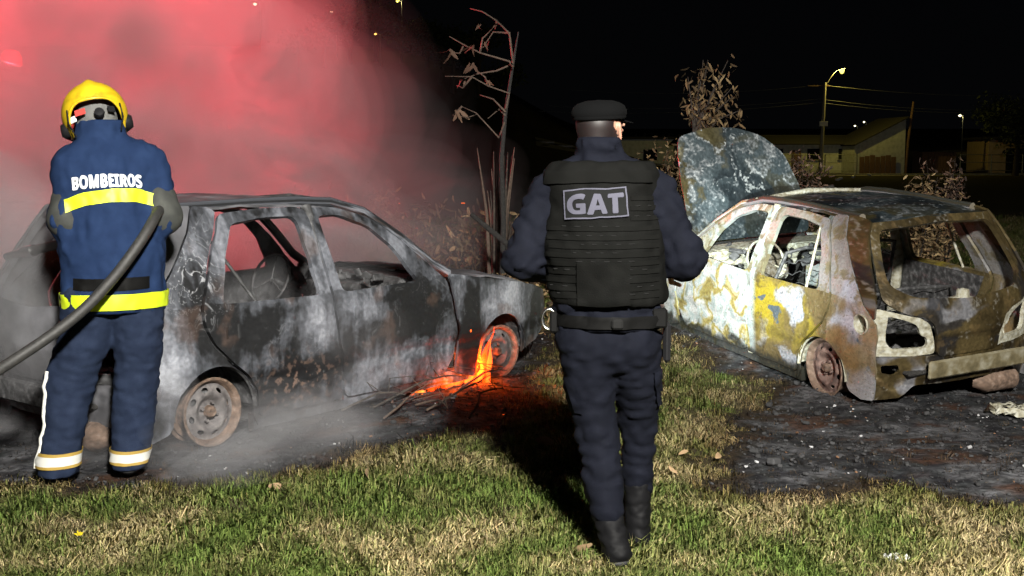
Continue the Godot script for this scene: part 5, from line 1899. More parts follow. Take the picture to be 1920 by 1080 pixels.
	for i in ctrl.size():
		var tg: Vector3 = (ctrl[mini(i + 1, ctrl.size() - 1)] - ctrl[maxi(i - 1, 0)]) / 6.0
		cv.add_point(ctrl[i], -tg, tg)
	cv.bake_interval = 0.03
	for p in cv.get_baked_points(): hp.append(inv * p)
	ho.tube(hp, 0.026, 14)
	var hose := thing("fire_hose", "dark rubber hose crossing the firefighter's back to a nozzle", "hose")
	part("hose_line", ho, mats.hose, hose)
	var nz := Acc.new()
	var e0: Vector3 = hp[-1]
	var ed: Vector3 = (hp[-1] - hp[-3]).normalized()
	nz.tube([e0 - ed * 0.02, e0 + ed * 0.06, e0 + ed * 0.1, e0 + ed * 0.26], [0.034, 0.036, 0.026, 0.022], 14)
	part("nozzle", nz, mats.chrome, hose)

func build_officer() -> void:
	var base := px(1165, 1045, 4.68)
	base.y = gh(base.x, base.z)
	var yaw := atan2(base.x, base.z) + PI
	var t := thing("person", "officer in dark navy uniform with black GAT vest, seen from behind", "person", Transform3D(Basis(Vector3.UP, yaw), base))
	var fx := t.transform
	var L := func(x: float, y: float, z := 0.0) -> Vector3: return on_figure(fx, x, y, z)
	var sh_l: Vector3 = L.call(1028, 362, -0.02)
	var sh_r: Vector3 = L.call(1228, 358, -0.02)
	var el_l: Vector3 = L.call(984, 484, 0.03)
	var el_r: Vector3 = L.call(1282, 484, 0.0)
	var ha_l: Vector3 = L.call(1040, 520, -0.36)
	var ha_r: Vector3 = L.call(1262, 500, -0.34)
	var hip_l: Vector3 = L.call(1098, 640, 0.0)
	var hip_r: Vector3 = L.call(1190, 640, -0.02)
	var kn_l: Vector3 = L.call(1120, 805, -0.02)
	var kn_r: Vector3 = L.call(1197, 795, -0.15)
	var an_l: Vector3 = L.call(1138, 960, 0.08)
	var an_r := Vector3(0.065, 0.16, -0.2)
	# body
	var f := Field.new(Vector3(-0.56, 0.05, -0.55), Vector3(0.42, 1.76, 0.32), 0.016)
	f.cone(L.call(1140, 620), L.call(1130, 470), 0.125, 0.13, 0.04, Vector3(1.25, 1, 0.85))
	f.cone(L.call(1130, 470), L.call(1126, 350, -0.02), 0.13, 0.12, 0.04, Vector3(1.35, 1, 0.85))
	for e in [[sh_l, el_l, ha_l], [sh_r, el_r, ha_r]]:
		f.cone(e[0], e[1], 0.056, 0.046, 0.03)
		f.cone(e[1], e[2], 0.046, 0.03, 0.02)
	for e in [[hip_l, kn_l, an_l], [hip_r, kn_r, an_r]]:
		f.cone(e[0], e[1], 0.075, 0.058, 0.03)
		f.cone(e[1], e[2], 0.055, 0.04, 0.02)
	var skull: Vector3 = L.call(1124, 243, -0.045)
	f.cone(L.call(1126, 350, -0.02), skull - Vector3(0, 0.17, -0.03), 0.075, 0.05, 0.03)
	var skin := Color(0.36, 0.19, 0.13)
	var hair := Color(0.006, 0.004, 0.003)
	var body := Acc.new()
	body.colored = true
	f.mesh_into(body, func(_p: Vector3) -> Color: return skin)
	var hy := -0.5
	var hn := noise(60.0, 2, 79)
	head_field(skull, hy, 1.08).mesh_into(body, func(p: Vector3) -> Color:
		var q := Basis(Vector3.UP, -hy) * (p - skull) / 1.08
		var ear := absf(q.x) > 0.076 and q.y < 0.035 and q.y > -0.055 and absf(q.z) < 0.03
		var low := -0.10 + 0.012 * hn.get_noise_2d(q.x * 3.0, q.z * 3.0)
		if not ear and q.z > -0.035 - 0.03 * signf(q.y) and q.y > low: return hair.lerp(skin, 0.015 + 0.7 * smoothstep(-0.055, low, q.y))
		return skin)
	for e in [[ha_l, el_l, 1.0], [ha_r, el_r, -1.0]]:
		var hd: Vector3 = (e[0] - e[1]).normalized()
		var hf := Field.new(e[0] - Vector3.ONE * 0.2, e[0] + Vector3.ONE * 0.2, 0.006)
		hand(hf, e[0], hd, (Vector3(-e[2], -0.3, 0) - hd * Vector3(-e[2], -0.3, 0).dot(hd)).normalized(), e[2])
		hf.mesh_into(body, func(_p: Vector3) -> Color: return skin)
	part("body", body, mats.skin, t)
	# trousers
	var tr := Field.new(Vector3(-0.36, 0.06, -0.34), Vector3(0.32, 1.1, 0.26), 0.012)
	tr.cone(L.call(1140, 600), L.call(1140, 640), 0.128, 0.135, 0.03, Vector3(1.55, 1, 0.98))
	tr.cone(L.call(1105, 640), L.call(1108, 720, -0.01), 0.128, 0.108, 0.03)
	tr.cone(L.call(1180, 640, -0.01), L.call(1194, 720, -0.06), 0.122, 0.098, 0.03)
	tr.cone(L.call(1107, 720, -0.01), kn_l, 0.105, 0.084, 0.01)
	tr.cone(L.call(1195, 720, -0.06), kn_r, 0.092, 0.078, 0.01)
	tr.cone(kn_l, L.call(1131, 905, 0.02), 0.084, 0.084, 0.03)
	tr.cone(L.call(1131, 905, 0.02), an_l, 0.084, 0.07, 0.03)
	tr.cone(kn_r, Vector3(0.066, 0.25, -0.19), 0.078, 0.068, 0.03)
	tr.fold(noise(4.5, 3, 81), 0.012, Vector3(1.0, 0.7, 1.0))
	tr.fold(noise(12.0, 2, 82, true), 0.013, Vector3(0.5, 1.25, 0.5))
	var trp := part("trousers", mesh_of(tr), mats.uniform_navy, t)
	for e in [[1062, 700, 1082, 770], [1222, 690, 1230, 765]]:
		var q0: Vector3 = L.call(e[0], e[1])
		var q1: Vector3 = L.call(e[2], e[3])
		var v0 := Vector2(q0.x, q0.y)
		var v1 := Vector2(q1.x, q1.y)
		part("cargo_pocket", back_strip(tr, [v1, v1 + Vector2(0.03, 0.0)], [v0, v0 + Vector2(0.03, 0.0)], 0.012, 6, 10), mats.uniform_navy, trp)
	# jacket under the vest, sleeves and raised collar
	var j := Field.new(Vector3(-0.58, 0.86, -0.52), Vector3(0.46, 1.76, 0.32), 0.012)
	j.cone(L.call(1142, 600), L.call(1135, 520), 0.15, 0.15, 0.03, Vector3(1.42, 1, 0.92))
	j.cone(L.call(1135, 520), L.call(1128, 380, -0.02), 0.15, 0.15, 0.05, Vector3(1.42, 1, 0.9))
	j.cone(L.call(1070, 348, -0.02), L.call(1188, 345, -0.02), 0.105, 0.105, 0.06)
	j.cone(L.call(1124, 330, -0.03), L.call(1121, 262, -0.015), 0.112, 0.088, 0.04, Vector3(1.06, 1, 0.95))
	for e in [[sh_l, el_l, ha_l, 0.0], [sh_r, el_r, ha_r, 0.0]]:
		j.cone(e[0], e[1], 0.086, 0.082, 0.04)
		j.cone(e[1], (e[1] as Vector3).lerp(e[2], 0.92), 0.084, 0.055, 0.04)
	j.fold(noise(4.5, 3, 83), 0.012, Vector3(1.0, 0.8, 1.0))
	j.fold(noise(10.0, 2, 84, true), 0.014, Vector3(0.7, 1.2, 0.8))
	j.clip_y((L.call(1140, 622, 0.1) as Vector3).y, false)
	j.clip_y((L.call(1125, 256, 0.08) as Vector3).y, true)
	part("jacket", mesh_of(j), mats.uniform_navy, t)
	# vest
	var v := Field.new(Vector3(-0.42, 0.98, -0.3), Vector3(0.26, 1.64, 0.36), 0.011)
	v.cone(L.call(1140, 545, 0.0), L.call(1132, 470, 0.0), 0.165, 0.172, 0.02, Vector3(1.42, 1, 0.98))
	v.cone(L.call(1132, 470, 0.0), L.call(1128, 375, -0.01), 0.172, 0.158, 0.02, Vector3(1.42, 1, 0.98))
	v.cone(L.call(1072, 342, 0.0), L.call(1182, 340, 0.0), 0.115, 0.115, 0.02)
	v.clip_y((L.call(1140, 576, 0.15) as Vector3).y, false)
	v.clip_y((L.call(1140, 303, 0.1) as Vector3).y, true)
	v.cone(L.call(1124, 300, -0.02), L.call(1122, 250, -0.02), 0.10, 0.13, 0.0, Vector3.ONE, true)
	# arm holes
	v.cone(L.call(985, 400, 0.0), L.call(995, 300, 0.0), 0.055, 0.055, 0.0, Vector3(1, 1, 3.0), true)
	v.cone(L.call(1262, 400, 0.0), L.call(1262, 300, 0.0), 0.05, 0.05, 0.0, Vector3(1, 1, 3.0), true)
	v.fold(noise(9.0, 2, 85), 0.010, Vector3.ONE)
	var vest := part("tactical_vest", mesh_of(v), mats.vest_black, t)
	var v2 := func(x: float, y: float) -> Vector2:
		var q := on_figure(fx, x, y, 0.15)
		return Vector2(q.x, q.y)
	var k := 0
	for y in [372, 391, 410, 429, 446, 462, 478, 494, 510, 526, 542, 556]:
		var x0 := 1020.0 + 4.0 * (k % 3)
		var x1 := 1236.0
		if y < 420: x0 = 1182.0
		var cols := 30
		part("webbing_strap", back_strip(v, [v2.call(x0, y + 4.5), v2.call((x0 + x1) / 2, y + 5.0), v2.call(x1, y + 4.0)], [v2.call(x0, y - 4.5), v2.call((x0 + x1) / 2, y - 4.0), v2.call(x1, y - 4.5)], 0.005, cols, 2), mats.webbing, vest)
		# bar tacks that hold the webbing
		var st := Acc.new()
		var x := x0 + 10.0 + 5.0 * (k % 2)
		while x < x1 - 6.0:
			var q: Vector2 = v2.call(x + 3.0 * sin(x * 7.3 + y), y - 4.5)
			var h := v.hit(Vector3(q.x, q.y, 0.6), Vector3(0, 0, -1), 1.2)
			if fposmod(x * 0.37 + y * 0.61, 1.0) < 0.55: st.box(h + Vector3(0, 0, 0.006), Vector3(0.012 + 0.012 * fposmod(x * 0.77, 1.0), 0.0035, 0.003), 0.001)
			x += 24.0
		meta(part("stitching", st, mats.stitch, vest), "", "", "", "stuff")
		k += 1
	part("drag_handle_panel", back_strip(v, [v2.call(1018, 346), v2.call(1125, 344), v2.call(1222, 342)], [v2.call(1024, 322), v2.call(1125, 324), v2.call(1218, 320)], 0.010, 30, 3), mats.webbing, vest)
	part("back_pouch", back_strip(v, [v2.call(1084, 572), v2.call(1130, 572), v2.call(1180, 570)], [v2.call(1084, 490), v2.call(1130, 489), v2.call(1180, 490)], 0.014, 16, 12), mats.vest_black, vest)
	# name patch with its border and letters
	var pt := part("name_patch", back_strip(v, [v2.call(1061, 413), v2.call(1119, 410), v2.call(1177, 406)], [v2.call(1057, 357), v2.call(1115, 354), v2.call(1173, 352)], 0.009, 24, 10), mats.patch_grey, vest)
	for e in [[[1061, 413, 1177, 406], [1061, 410.5, 1177, 403.5]], [[1057, 359.5, 1173, 354.5], [1057, 357, 1173, 352]], [[1061, 413, 1063.5, 413], [1057, 357, 1059.5, 357]], [[1174.5, 406, 1177, 406], [1170.5, 352, 1173, 352]]]:
		part("patch_border", back_strip(v, [v2.call(e[0][0], e[0][1]), v2.call(e[0][2], e[0][3])], [v2.call(e[1][0], e[1][1]), v2.call(e[1][2], e[1][3])], 0.0115, 24, 6), mats.letter_grey, pt)
	part("lettering", lettering(v, "GAT", v2.call(1117, 383), 0.072, 0.205, 0.0, 0.045, 0.0125), mats.letter_grey, pt)
	# belt, buckle, pouches
	var bc: Vector3 = L.call(1140, 608)
	var belt := part("duty_belt", ring_band(j, bc, bc + Vector3(0, 0.048, 0), 0.012, 64, 3, 0.5), mats.belt, t)
	for e in [[1158, 598, 0.045, 0.04, 0.02, "stitch"], [1236, 592, 0.06, 0.075, 0.04, "belt"], [1246, 585, 0.03, 0.06, 0.05, "black_plastic"]]:
		var q: Vector3 = L.call(e[0], e[1])
		var h := j.hit(Vector3(minf(q.x, 0.15), q.y, 0.6), Vector3(0, 0, -1), 1.2)
		var a := Acc.new()
		a.box(Vector3(q.x, q.y, h.z + 0.012), Vector3(e[2], e[3], e[4]), 0.008)
		part("belt_pouch", a, mats[e[5]], belt)
	# handcuffs at the hip
	var cuff := Node3D.new()
	cuff.name = "handcuffs"
	t.add_child(cuff, true)
	cuff.position = L.call(1030, 598, 0.03)
	for s in [-1.0, 1.0]:
		var rp := []
		for i in 21:
			var an := TAU * i / 20.0
			rp.append(Vector3(cos(an) * 0.028, sin(an) * 0.04, s * 0.012))
		var a := Acc.new()
		a.tube(rp, 0.006, 6, false)
		part("ring", a, mats.chrome, cuff)
	var cb := Acc.new()
	cb.box(Vector3(0.02, -0.01, 0), Vector3(0.035, 0.085, 0.05), 0.008)
	part("holder", cb, mats.belt, cuff)
	# holster down the thigh side
	var hs := Acc.new()
	hs.box(L.call(1250, 640, -0.02), Vector3(0.03, 0.16, 0.09), 0.012)
	part("holster", hs, mats.black_plastic, t)
	# beret-like field cap
	var cap := Node3D.new()
	cap.name = "field_cap"
	t.add_child(cap, true)
	cap.transform = Transform3D(Basis(Vector3.UP, hy) * Basis(Vector3.RIGHT, 0.06), skull)
	var ca := Acc.new()
	var prof := [Vector2(0.099, 0.045), Vector2(0.105, 0.056), Vector2(0.106, 0.07), Vector2(0.098, 0.09), Vector2(0.08, 0.103), Vector2(0.05, 0.112), Vector2(0.0, 0.115)]
	ca.lathe(prof, Transform3D(Basis.IDENTITY.scaled(Vector3(1.0, 1.0, 1.12)), Vector3(0, 0, 0.0)), 30, true)
	part("crown", ca, mats.cap_black, cap)
	ca = Acc.new()
	ca.lathe([Vector2(0.0995, 0.040), Vector2(0.102, 0.042), Vector2(0.103, 0.056), Vector2(0.101, 0.058)], Transform3D(Basis.IDENTITY.scaled(Vector3(1.0, 1.0, 1.12)), Vector3(0, 0, 0.0)), 30, true)
	part("band", ca, mats.cap_black, cap)
	ca = Acc.new()
	ca.panel(rounded([Vector2(-0.085, -0.075), Vector2(0.085, -0.075), Vector2(0.07, -0.165), Vector2(0.0, -0.19), Vector2(-0.07, -0.165)], 0.03, 4), [], func(x: float, z: float) -> Vector3: return Vector3(x, 0.04 + 0.15 * (z + 0.08) - 1.5 * x * x, z), -1.0, 0.004, 0.03)
	part("peak", ca, mats.cap_black, cap)
	# boots
	boot(t, L.call(1158, 1056, 0.16), L.call(1132, 1054, -0.12), L.call(1138, 962, 0.07), 0.064)
	boot(t, Vector3(0.065, 0.0, -0.13), Vector3(0.085, 0.0, -0.39), Vector3(0.062, 0.26, -0.17), 0.058)
	# the torch he holds, a thing of its own
	var tt := t.transform
	var tp := tt * (ha_r + (ha_r - el_r).normalized() * 0.085 + Vector3(-0.01, 0.02, 0))
	var aim := Vector3(2.05, 0.55, -9.75)
	var tb := Basis.looking_at(aim - tp)
	var to := thing("torch", "lit black torch in the officer's hand, pointing at the doors", "torch", Transform3D(tb, tp))
	var ta := Acc.new()
	ta.lathe([Vector2(0.0, -0.08), Vector2(0.014, -0.08), Vector2(0.014, 0.05), Vector2(0.022, 0.07), Vector2(0.024, 0.1), Vector2(0.02, 0.1)], Transform3D(Basis(Vector3.RIGHT, -PI / 2), Vector3.ZERO), 16)
	part("barrel", ta, mats.black_plastic, to)
	ta = Acc.new()
	ta.lathe([Vector2(0.02, 0.096), Vector2(0.0, 0.098)], Transform3D(Basis(Vector3.RIGHT, -PI / 2), Vector3.ZERO), 16)
	part("lamp_lens", ta, mats.lamp_white, to)
	var l := SpotLight3D.new()
	l.name = "torch_glow"
	l.light_color = Color(0.95, 1.0, 0.98)
	l.light_energy = 90.0
	l.light_size = 0.02
	l.spot_angle = 13.0
	l.spot_angle_attenuation = 1.0
	l.spot_range = 60.0
	l.spot_attenuation = 2.0
	l.shadow_enabled = true
	l.position = Vector3(0, 0, -0.12)
	to.add_child(l)

# ------------------------------------------------------------------ plants
func leaf(acc: Acc, at: Vector3, dir: Vector3, length: float, width: float, curl: float, rng: RandomNumberGenerator) -> void:
	var side := dir.cross(Vector3(rng.randf() - 0.5, rng.randf() - 0.5, rng.randf() - 0.5)).normalized()
	var up := side.cross(dir).normalized()
	var last := []
	for i in 4:
		var s := i / 3.0
		var w := width * sin(PI * (0.12 + 0.8 * s)) * 0.5
		var c := at + dir * length * s + up * curl * length * s * s
		var n := (up - dir * curl * s).normalized()
		var now := [acc.vert(c - side * w, n), acc.vert(c + up * w * 0.3, n), acc.vert(c + side * w, n)]
		if last:
			for k in 2:
				acc.tri(last[k], last[k + 1], now[k])
				acc.tri(last[k + 1], now[k + 1], now[k])
		last = now

func shrub(called: String, label: String, category: String, at: Vector3, height: float, radius: float, n_leaf: int, size: float, cols: Array, sd: int, trunk := 0.02, low := 0.1, group := "") -> void:
	var rng := RandomNumberGenerator.new()
	rng.seed = sd
	var t := thing(called, label, category, Transform3D(Basis.IDENTITY, at), group)
	var st := Acc.new()
	var lf := Acc.new()
	lf.colored = true
	var tips := []
	var n_stem := maxi(6, int(radius * 34.0))
	for k in n_stem:
		var an := rng.randf() * TAU
		var lean := rng.randf() * radius
		var h := height * rng.randf_range(0.6, 1.0)
		var p0 := Vector3(cos(an), 0, sin(an)) * radius * 0.12
		var p3 := Vector3(cos(an) * lean, h, sin(an) * lean)
		var p1 := p0.lerp(p3, 0.4) + Vector3(rng.randf_range(-0.1, 0.1), 0.05, rng.randf_range(-0.1, 0.1)) * radius
		st.tube([p0, p1, p0.lerp(p3, 0.75) + Vector3(rng.randf_range(-0.1, 0.1), 0, rng.randf_range(-0.1, 0.1)) * radius, p3], [trunk, trunk * 0.7, trunk * 0.5, trunk * 0.2], 5)
		tips.append([p1, p3])
	part("stem", st, mats.bark_burnt, t)
	for i in n_leaf:
		var e: Array = tips[rng.randi() % tips.size()]
		var s := rng.randf()
		var p: Vector3 = (e[0] as Vector3).lerp(e[1], s)
		if p.y < height * low: continue
		p += Vector3(rng.randfn(), rng.randfn() * 0.7, rng.randfn()) * radius * 0.18
		var d := Vector3(rng.randf_range(-1, 1), rng.randf_range(-1.3, 0.5), rng.randf_range(-1, 1)).normalized()
		var c: Color = cols[rng.randi() % cols.size()]
		lf.col = c * rng.randf_range(0.6, 1.25)
		leaf(lf, p, d, size * rng.randf_range(0.6, 1.3), size * rng.randf_range(0.2, 0.42), rng.randf_range(-0.6, 0.9), rng)
	meta(part("foliage", lf, mats.leaf, t), "", "", "", "stuff")

func tree(label: String, at: Vector3, height: float, radius: float, n: int, size: float, cols: Array, sd: int, group: String) -> void:
	var rng := RandomNumberGenerator.new()
	rng.seed = sd
	var t := thing("tree", label, "tree", Transform3D(Basis.IDENTITY, at), group)
	var st := Acc.new()
	st.tube([Vector3.ZERO, Vector3(0.1, height * 0.4, 0), Vector3(0, height * 0.75, 0.1)], [height * 0.035, height * 0.028, height * 0.012], 7)
	var clumps := []
	for k in 11:
		var d := Vector3(rng.randfn(), rng.randfn() * 0.6, rng.randfn()).normalized() * rng.randf_range(0.35, 0.95)
		var c := Vector3(d.x * radius, height * 0.66 + d.y * height * 0.3, d.z * radius)
		clumps.append([c, radius * rng.randf_range(0.25, 0.45)])
		st.tube([Vector3(0.05, height * 0.42, 0), c], [height * 0.012, height * 0.004], 5)
	part("trunk", st, mats.bark_burnt, t)
	var lf := Acc.new()
	lf.colored = true
	for i in n:
		var e: Array = clumps[rng.randi() % clumps.size()]
		var p: Vector3 = e[0] + Vector3(rng.randfn(), rng.randfn() * 0.8, rng.randfn()) * e[1] * 0.6
		lf.col = (cols[rng.randi() % cols.size()] as Color) * rng.randf_range(0.6, 1.2)
		leaf(lf, p, Vector3(rng.randf_range(-1, 1), rng.randf_range(-1, 0.6), rng.randf_range(-1, 1)).normalized(), size * rng.randf_range(0.7, 1.3), size * 0.5, 0.2, rng)
	part("crown", lf, mats.leaf, t)

func branch_line(acc: Acc, pts: Array, depth: float, r0: float, r1: float, rng: RandomNumberGenerator) -> void:
	var w := []
	var rad := []
	for i in pts.size():
		w.append(px(pts[i][0], pts[i][1], depth + rng.randf_range(-0.25, 0.25)))
		rad.append(lerpf(r0, r1, float(i) / (pts.size() - 1)))
	acc.tube(w, rad, 6)

func build_plants() -> void:
	var rng := RandomNumberGenerator.new()
	rng.seed = 31
	var dead := [Color(0.13, 0.075, 0.05), Color(0.08, 0.045, 0.03), Color(0.2, 0.13, 0.09), Color(0.045, 0.03, 0.024)]
	var tan := [Color(0.2, 0.13, 0.06), Color(0.28, 0.2, 0.1), Color(0.12, 0.075, 0.035), Color(0.07, 0.045, 0.02)]
	var green := [Color(0.035, 0.05, 0.015), Color(0.05, 0.065, 0.02), Color(0.025, 0.035, 0.012)]
	# scorched sapling behind the smoking car's nose
	var foot := px(940, 560, 11.4)
	foot.y = gh(foot.x, foot.z)
	var t := thing("scorched_sapling", "leafless scorched sapling with bare twisted twigs behind the smoking car", "tree")
	var a := Acc.new()
	a.tube([foot, px(944, 420, 11.4), px(940, 300, 11.4), px(948, 210, 11.4), px(962, 120, 11.4), px(972, 60, 11.5)], [0.032, 0.028, 0.024, 0.019, 0.014, 0.006], 9)
	part("trunk", a, mats.char, t)
	for line in [[[962, 118], [955, 62], [930, 38], [905, 22], [882, 16]], [[962, 125], [955, 115], [900, 99], [870, 84], [842, 68]], [[948, 205], [955, 175], [915, 161], [885, 144], [835, 143]], [[948, 210], [925, 186], [900, 178]], [[962, 120], [930, 133], [897, 138], [872, 147]], [[946, 230], [935, 258], [893, 212], [866, 200]], [[946, 215], [936, 205], [915, 222]], [[955, 62], [925, 60], [905, 90]], [[900, 99], [905, 72], [922, 55]], [[885, 144], [868, 165], [856, 160]], [[915, 161], [910, 145], [895, 133]], [[870, 84], [862, 100], [846, 98]], [[866, 200], [850, 216], [878, 220], [895, 214]]]:
		a = Acc.new()
		branch_line(a, line, 11.3, 0.012, 0.004, rng)
		part("twig", a, mats.twig_pale, t)
	for e in [[848, 92, 0.2], [884, 84, 0.18], [884, 118, 0.17], [868, 150, 0.14], [912, 78, 0.12], [896, 45, 0.1], [930, 40, 0.1], [858, 206, 0.2], [915, 150, 0.1]]:
		a = Acc.new()
		a.colored = true
		a.col = dead[rng.randi() % 2]
		for k in 3:
			leaf(a, px(e[0] + rng.randf_range(-6, 6), e[1], 11.25), Vector3(rng.randf_range(-1, 1), -0.8, rng.randf_range(-0.3, 0.3)).normalized(), e[2] * 0.7, e[2] * 0.2, rng.randf_range(-0.8, 0.8), rng)
		part("leaf_curl", a, mats.leaf, t)
	# frayed stump beside it
	var sp := px(936, 420, 12.0)
	sp.y = gh(sp.x, sp.z)
	t = thing("frayed_stump", "frayed reddish-brown burnt stump beside the scorched sapling", "stump", Transform3D(Basis.IDENTITY, sp))
	for k in 26:
		a = Acc.new()
		var an := rng.randf() * TAU
		var r := rng.randf() * 0.1
		var h := rng.randf_range(0.7, 1.75)
		var out := rng.randf_range(0.0, 0.16)
		a.tube([Vector3(cos(an) * r, 0, sin(an) * r), Vector3(cos(an) * (r + out * 0.3), h * 0.6, sin(an) * (r + out * 0.3)), Vector3(cos(an) * (r + out), h, sin(an) * (r + out))], [0.03, 0.02, 0.004], 5)
		part("splinter", a, mats.twig_pale if k % 3 == 0 else mats.bark_burnt, t)
	# brush on the far side of the lawn
	var bi := 0
	for e in [[835, 15.0, 0.8], [880, 16.0, 1.0], [905, 14.0, 0.8], [780, 19.0, 0.9], [560, 17.0, 1.2], [700, 21.0, 1.1], [965, 15.5, 0.9], [990, 13.5, 0.7]]:
		var p := px(e[0], 400, e[1])
		p.y = gh(p.x, p.z)
		shrub("dry_brush", "low tangle of dry brush on the dark lawn behind the smoking car", "brush", p, e[2], e[2] * 0.55, 160, 0.14, tan, 300 + bi, 0.008, 0.0, "dry brush behind the smoking car")
		bi += 1
	# shrubs by the burnt-out car
	var p1 := px(1302, 300, 13.2)
	p1.y = gh(p1.x, p1.z)
	t = thing("withered_tree", "withered young tree with curled brown leaves above the raised bonnet", "tree", Transform3D(Basis.IDENTITY, p1))
	a = Acc.new()
	a.tube([Vector3.ZERO, Vector3(0.02, 1.0, 0), Vector3(-0.02, 1.7, 0), Vector3(0.1, 2.1, 0)], [0.06, 0.05, 0.04, 0.02], 8)
	part("trunk", a, mats.bark_burnt, t)
	var lf := Acc.new()
	lf.colored = true
	for k in 12:
		a = Acc.new()
		var tip := Vector3(rng.randf_range(-0.1, 0.52), rng.randf_range(2.0, 2.65), rng.randf_range(-0.3, 0.3))
		a.tube([Vector3(0.0, 1.65, 0), Vector3(0.0, 1.65, 0).lerp(tip, 0.5) + Vector3(0, 0.1, 0), tip], [0.016, 0.01, 0.004], 5)
		part("branch", a, mats.bark_burnt, t)
		for q in 30:
			lf.col = tan[rng.randi() % 4] * 0.9
			leaf(lf, Vector3(0.0, 1.75, 0).lerp(tip, rng.randf_range(0.35, 1.0)) + Vector3(rng.randfn(), rng.randfn(), rng.randfn()) * 0.05, Vector3(rng.randf_range(-1, 1), -0.7, rng.randf_range(-1, 1)).normalized(), rng.randf_range(0.05, 0.11), 0.026, rng.randf_range(-1.0, 1.0), rng)
	meta(part("foliage", lf, mats.leaf, t), "", "", "", "stuff")
	for e in [[1245, 13.4, 1.75, 0.55, 700, "dense dry shrub between the officer's shoulder and the raised bonnet"], [1498, 13.8, 1.6, 0.35, 420, "narrow reddish dry shrub past the raised bonnet's rounded corner"], [1725, 13.2, 1.35, 0.62, 1100, "leafy brown shrub seen through the burnt-out car's rear window"], [1775, 14.5, 1.5, 0.3, 240, "dark withered plant over the burnt-out car's roof end"], [982, 9.3, 0.75, 0.3, 160, "dry brown clump on the grass under the officer's elbow"]]:
		var p := px(e[0], 400, e[1])
		p.y = gh(p.x, p.z)
		shrub("dry_shrub", e[5], "shrub", p, e[2], e[3], int(e[4] * 2.4), 0.062, dead if e[0] == 1498 or e[0] == 1775 else tan, 400 + int(e[0]), 0.008, 0.05, "")
	# trees at the street and on the hillside
	var pt := px(1905, 300, 98.0)
	tree("dark leafy tree standing over the tan house", Vector3(pt.x, 0, pt.z), 7.6, 3.2, 2600, 0.34, green, 501, "")
	var hl := px(826, 60, 116.0)
	tree("lamp-lit green tree high on the dark hillside", Vector3(hl.x, gh(hl.x, hl.z), hl.z), px(826, 30, 116.0).y - gh(hl.x, hl.z), 2.6, 1600, 0.4, green, 502, "")
	for k in 9:
		var q := px(560 + k * 48, 120, 112.0 + (k * 37 % 17))
		tree("dark tree in the row on the hillside", Vector3(q.x, gh(q.x, q.z), q.z), 5.0 + (k * 13 % 4), 2.2, 500, 0.45, green, 510 + k, "trees on the hillside")

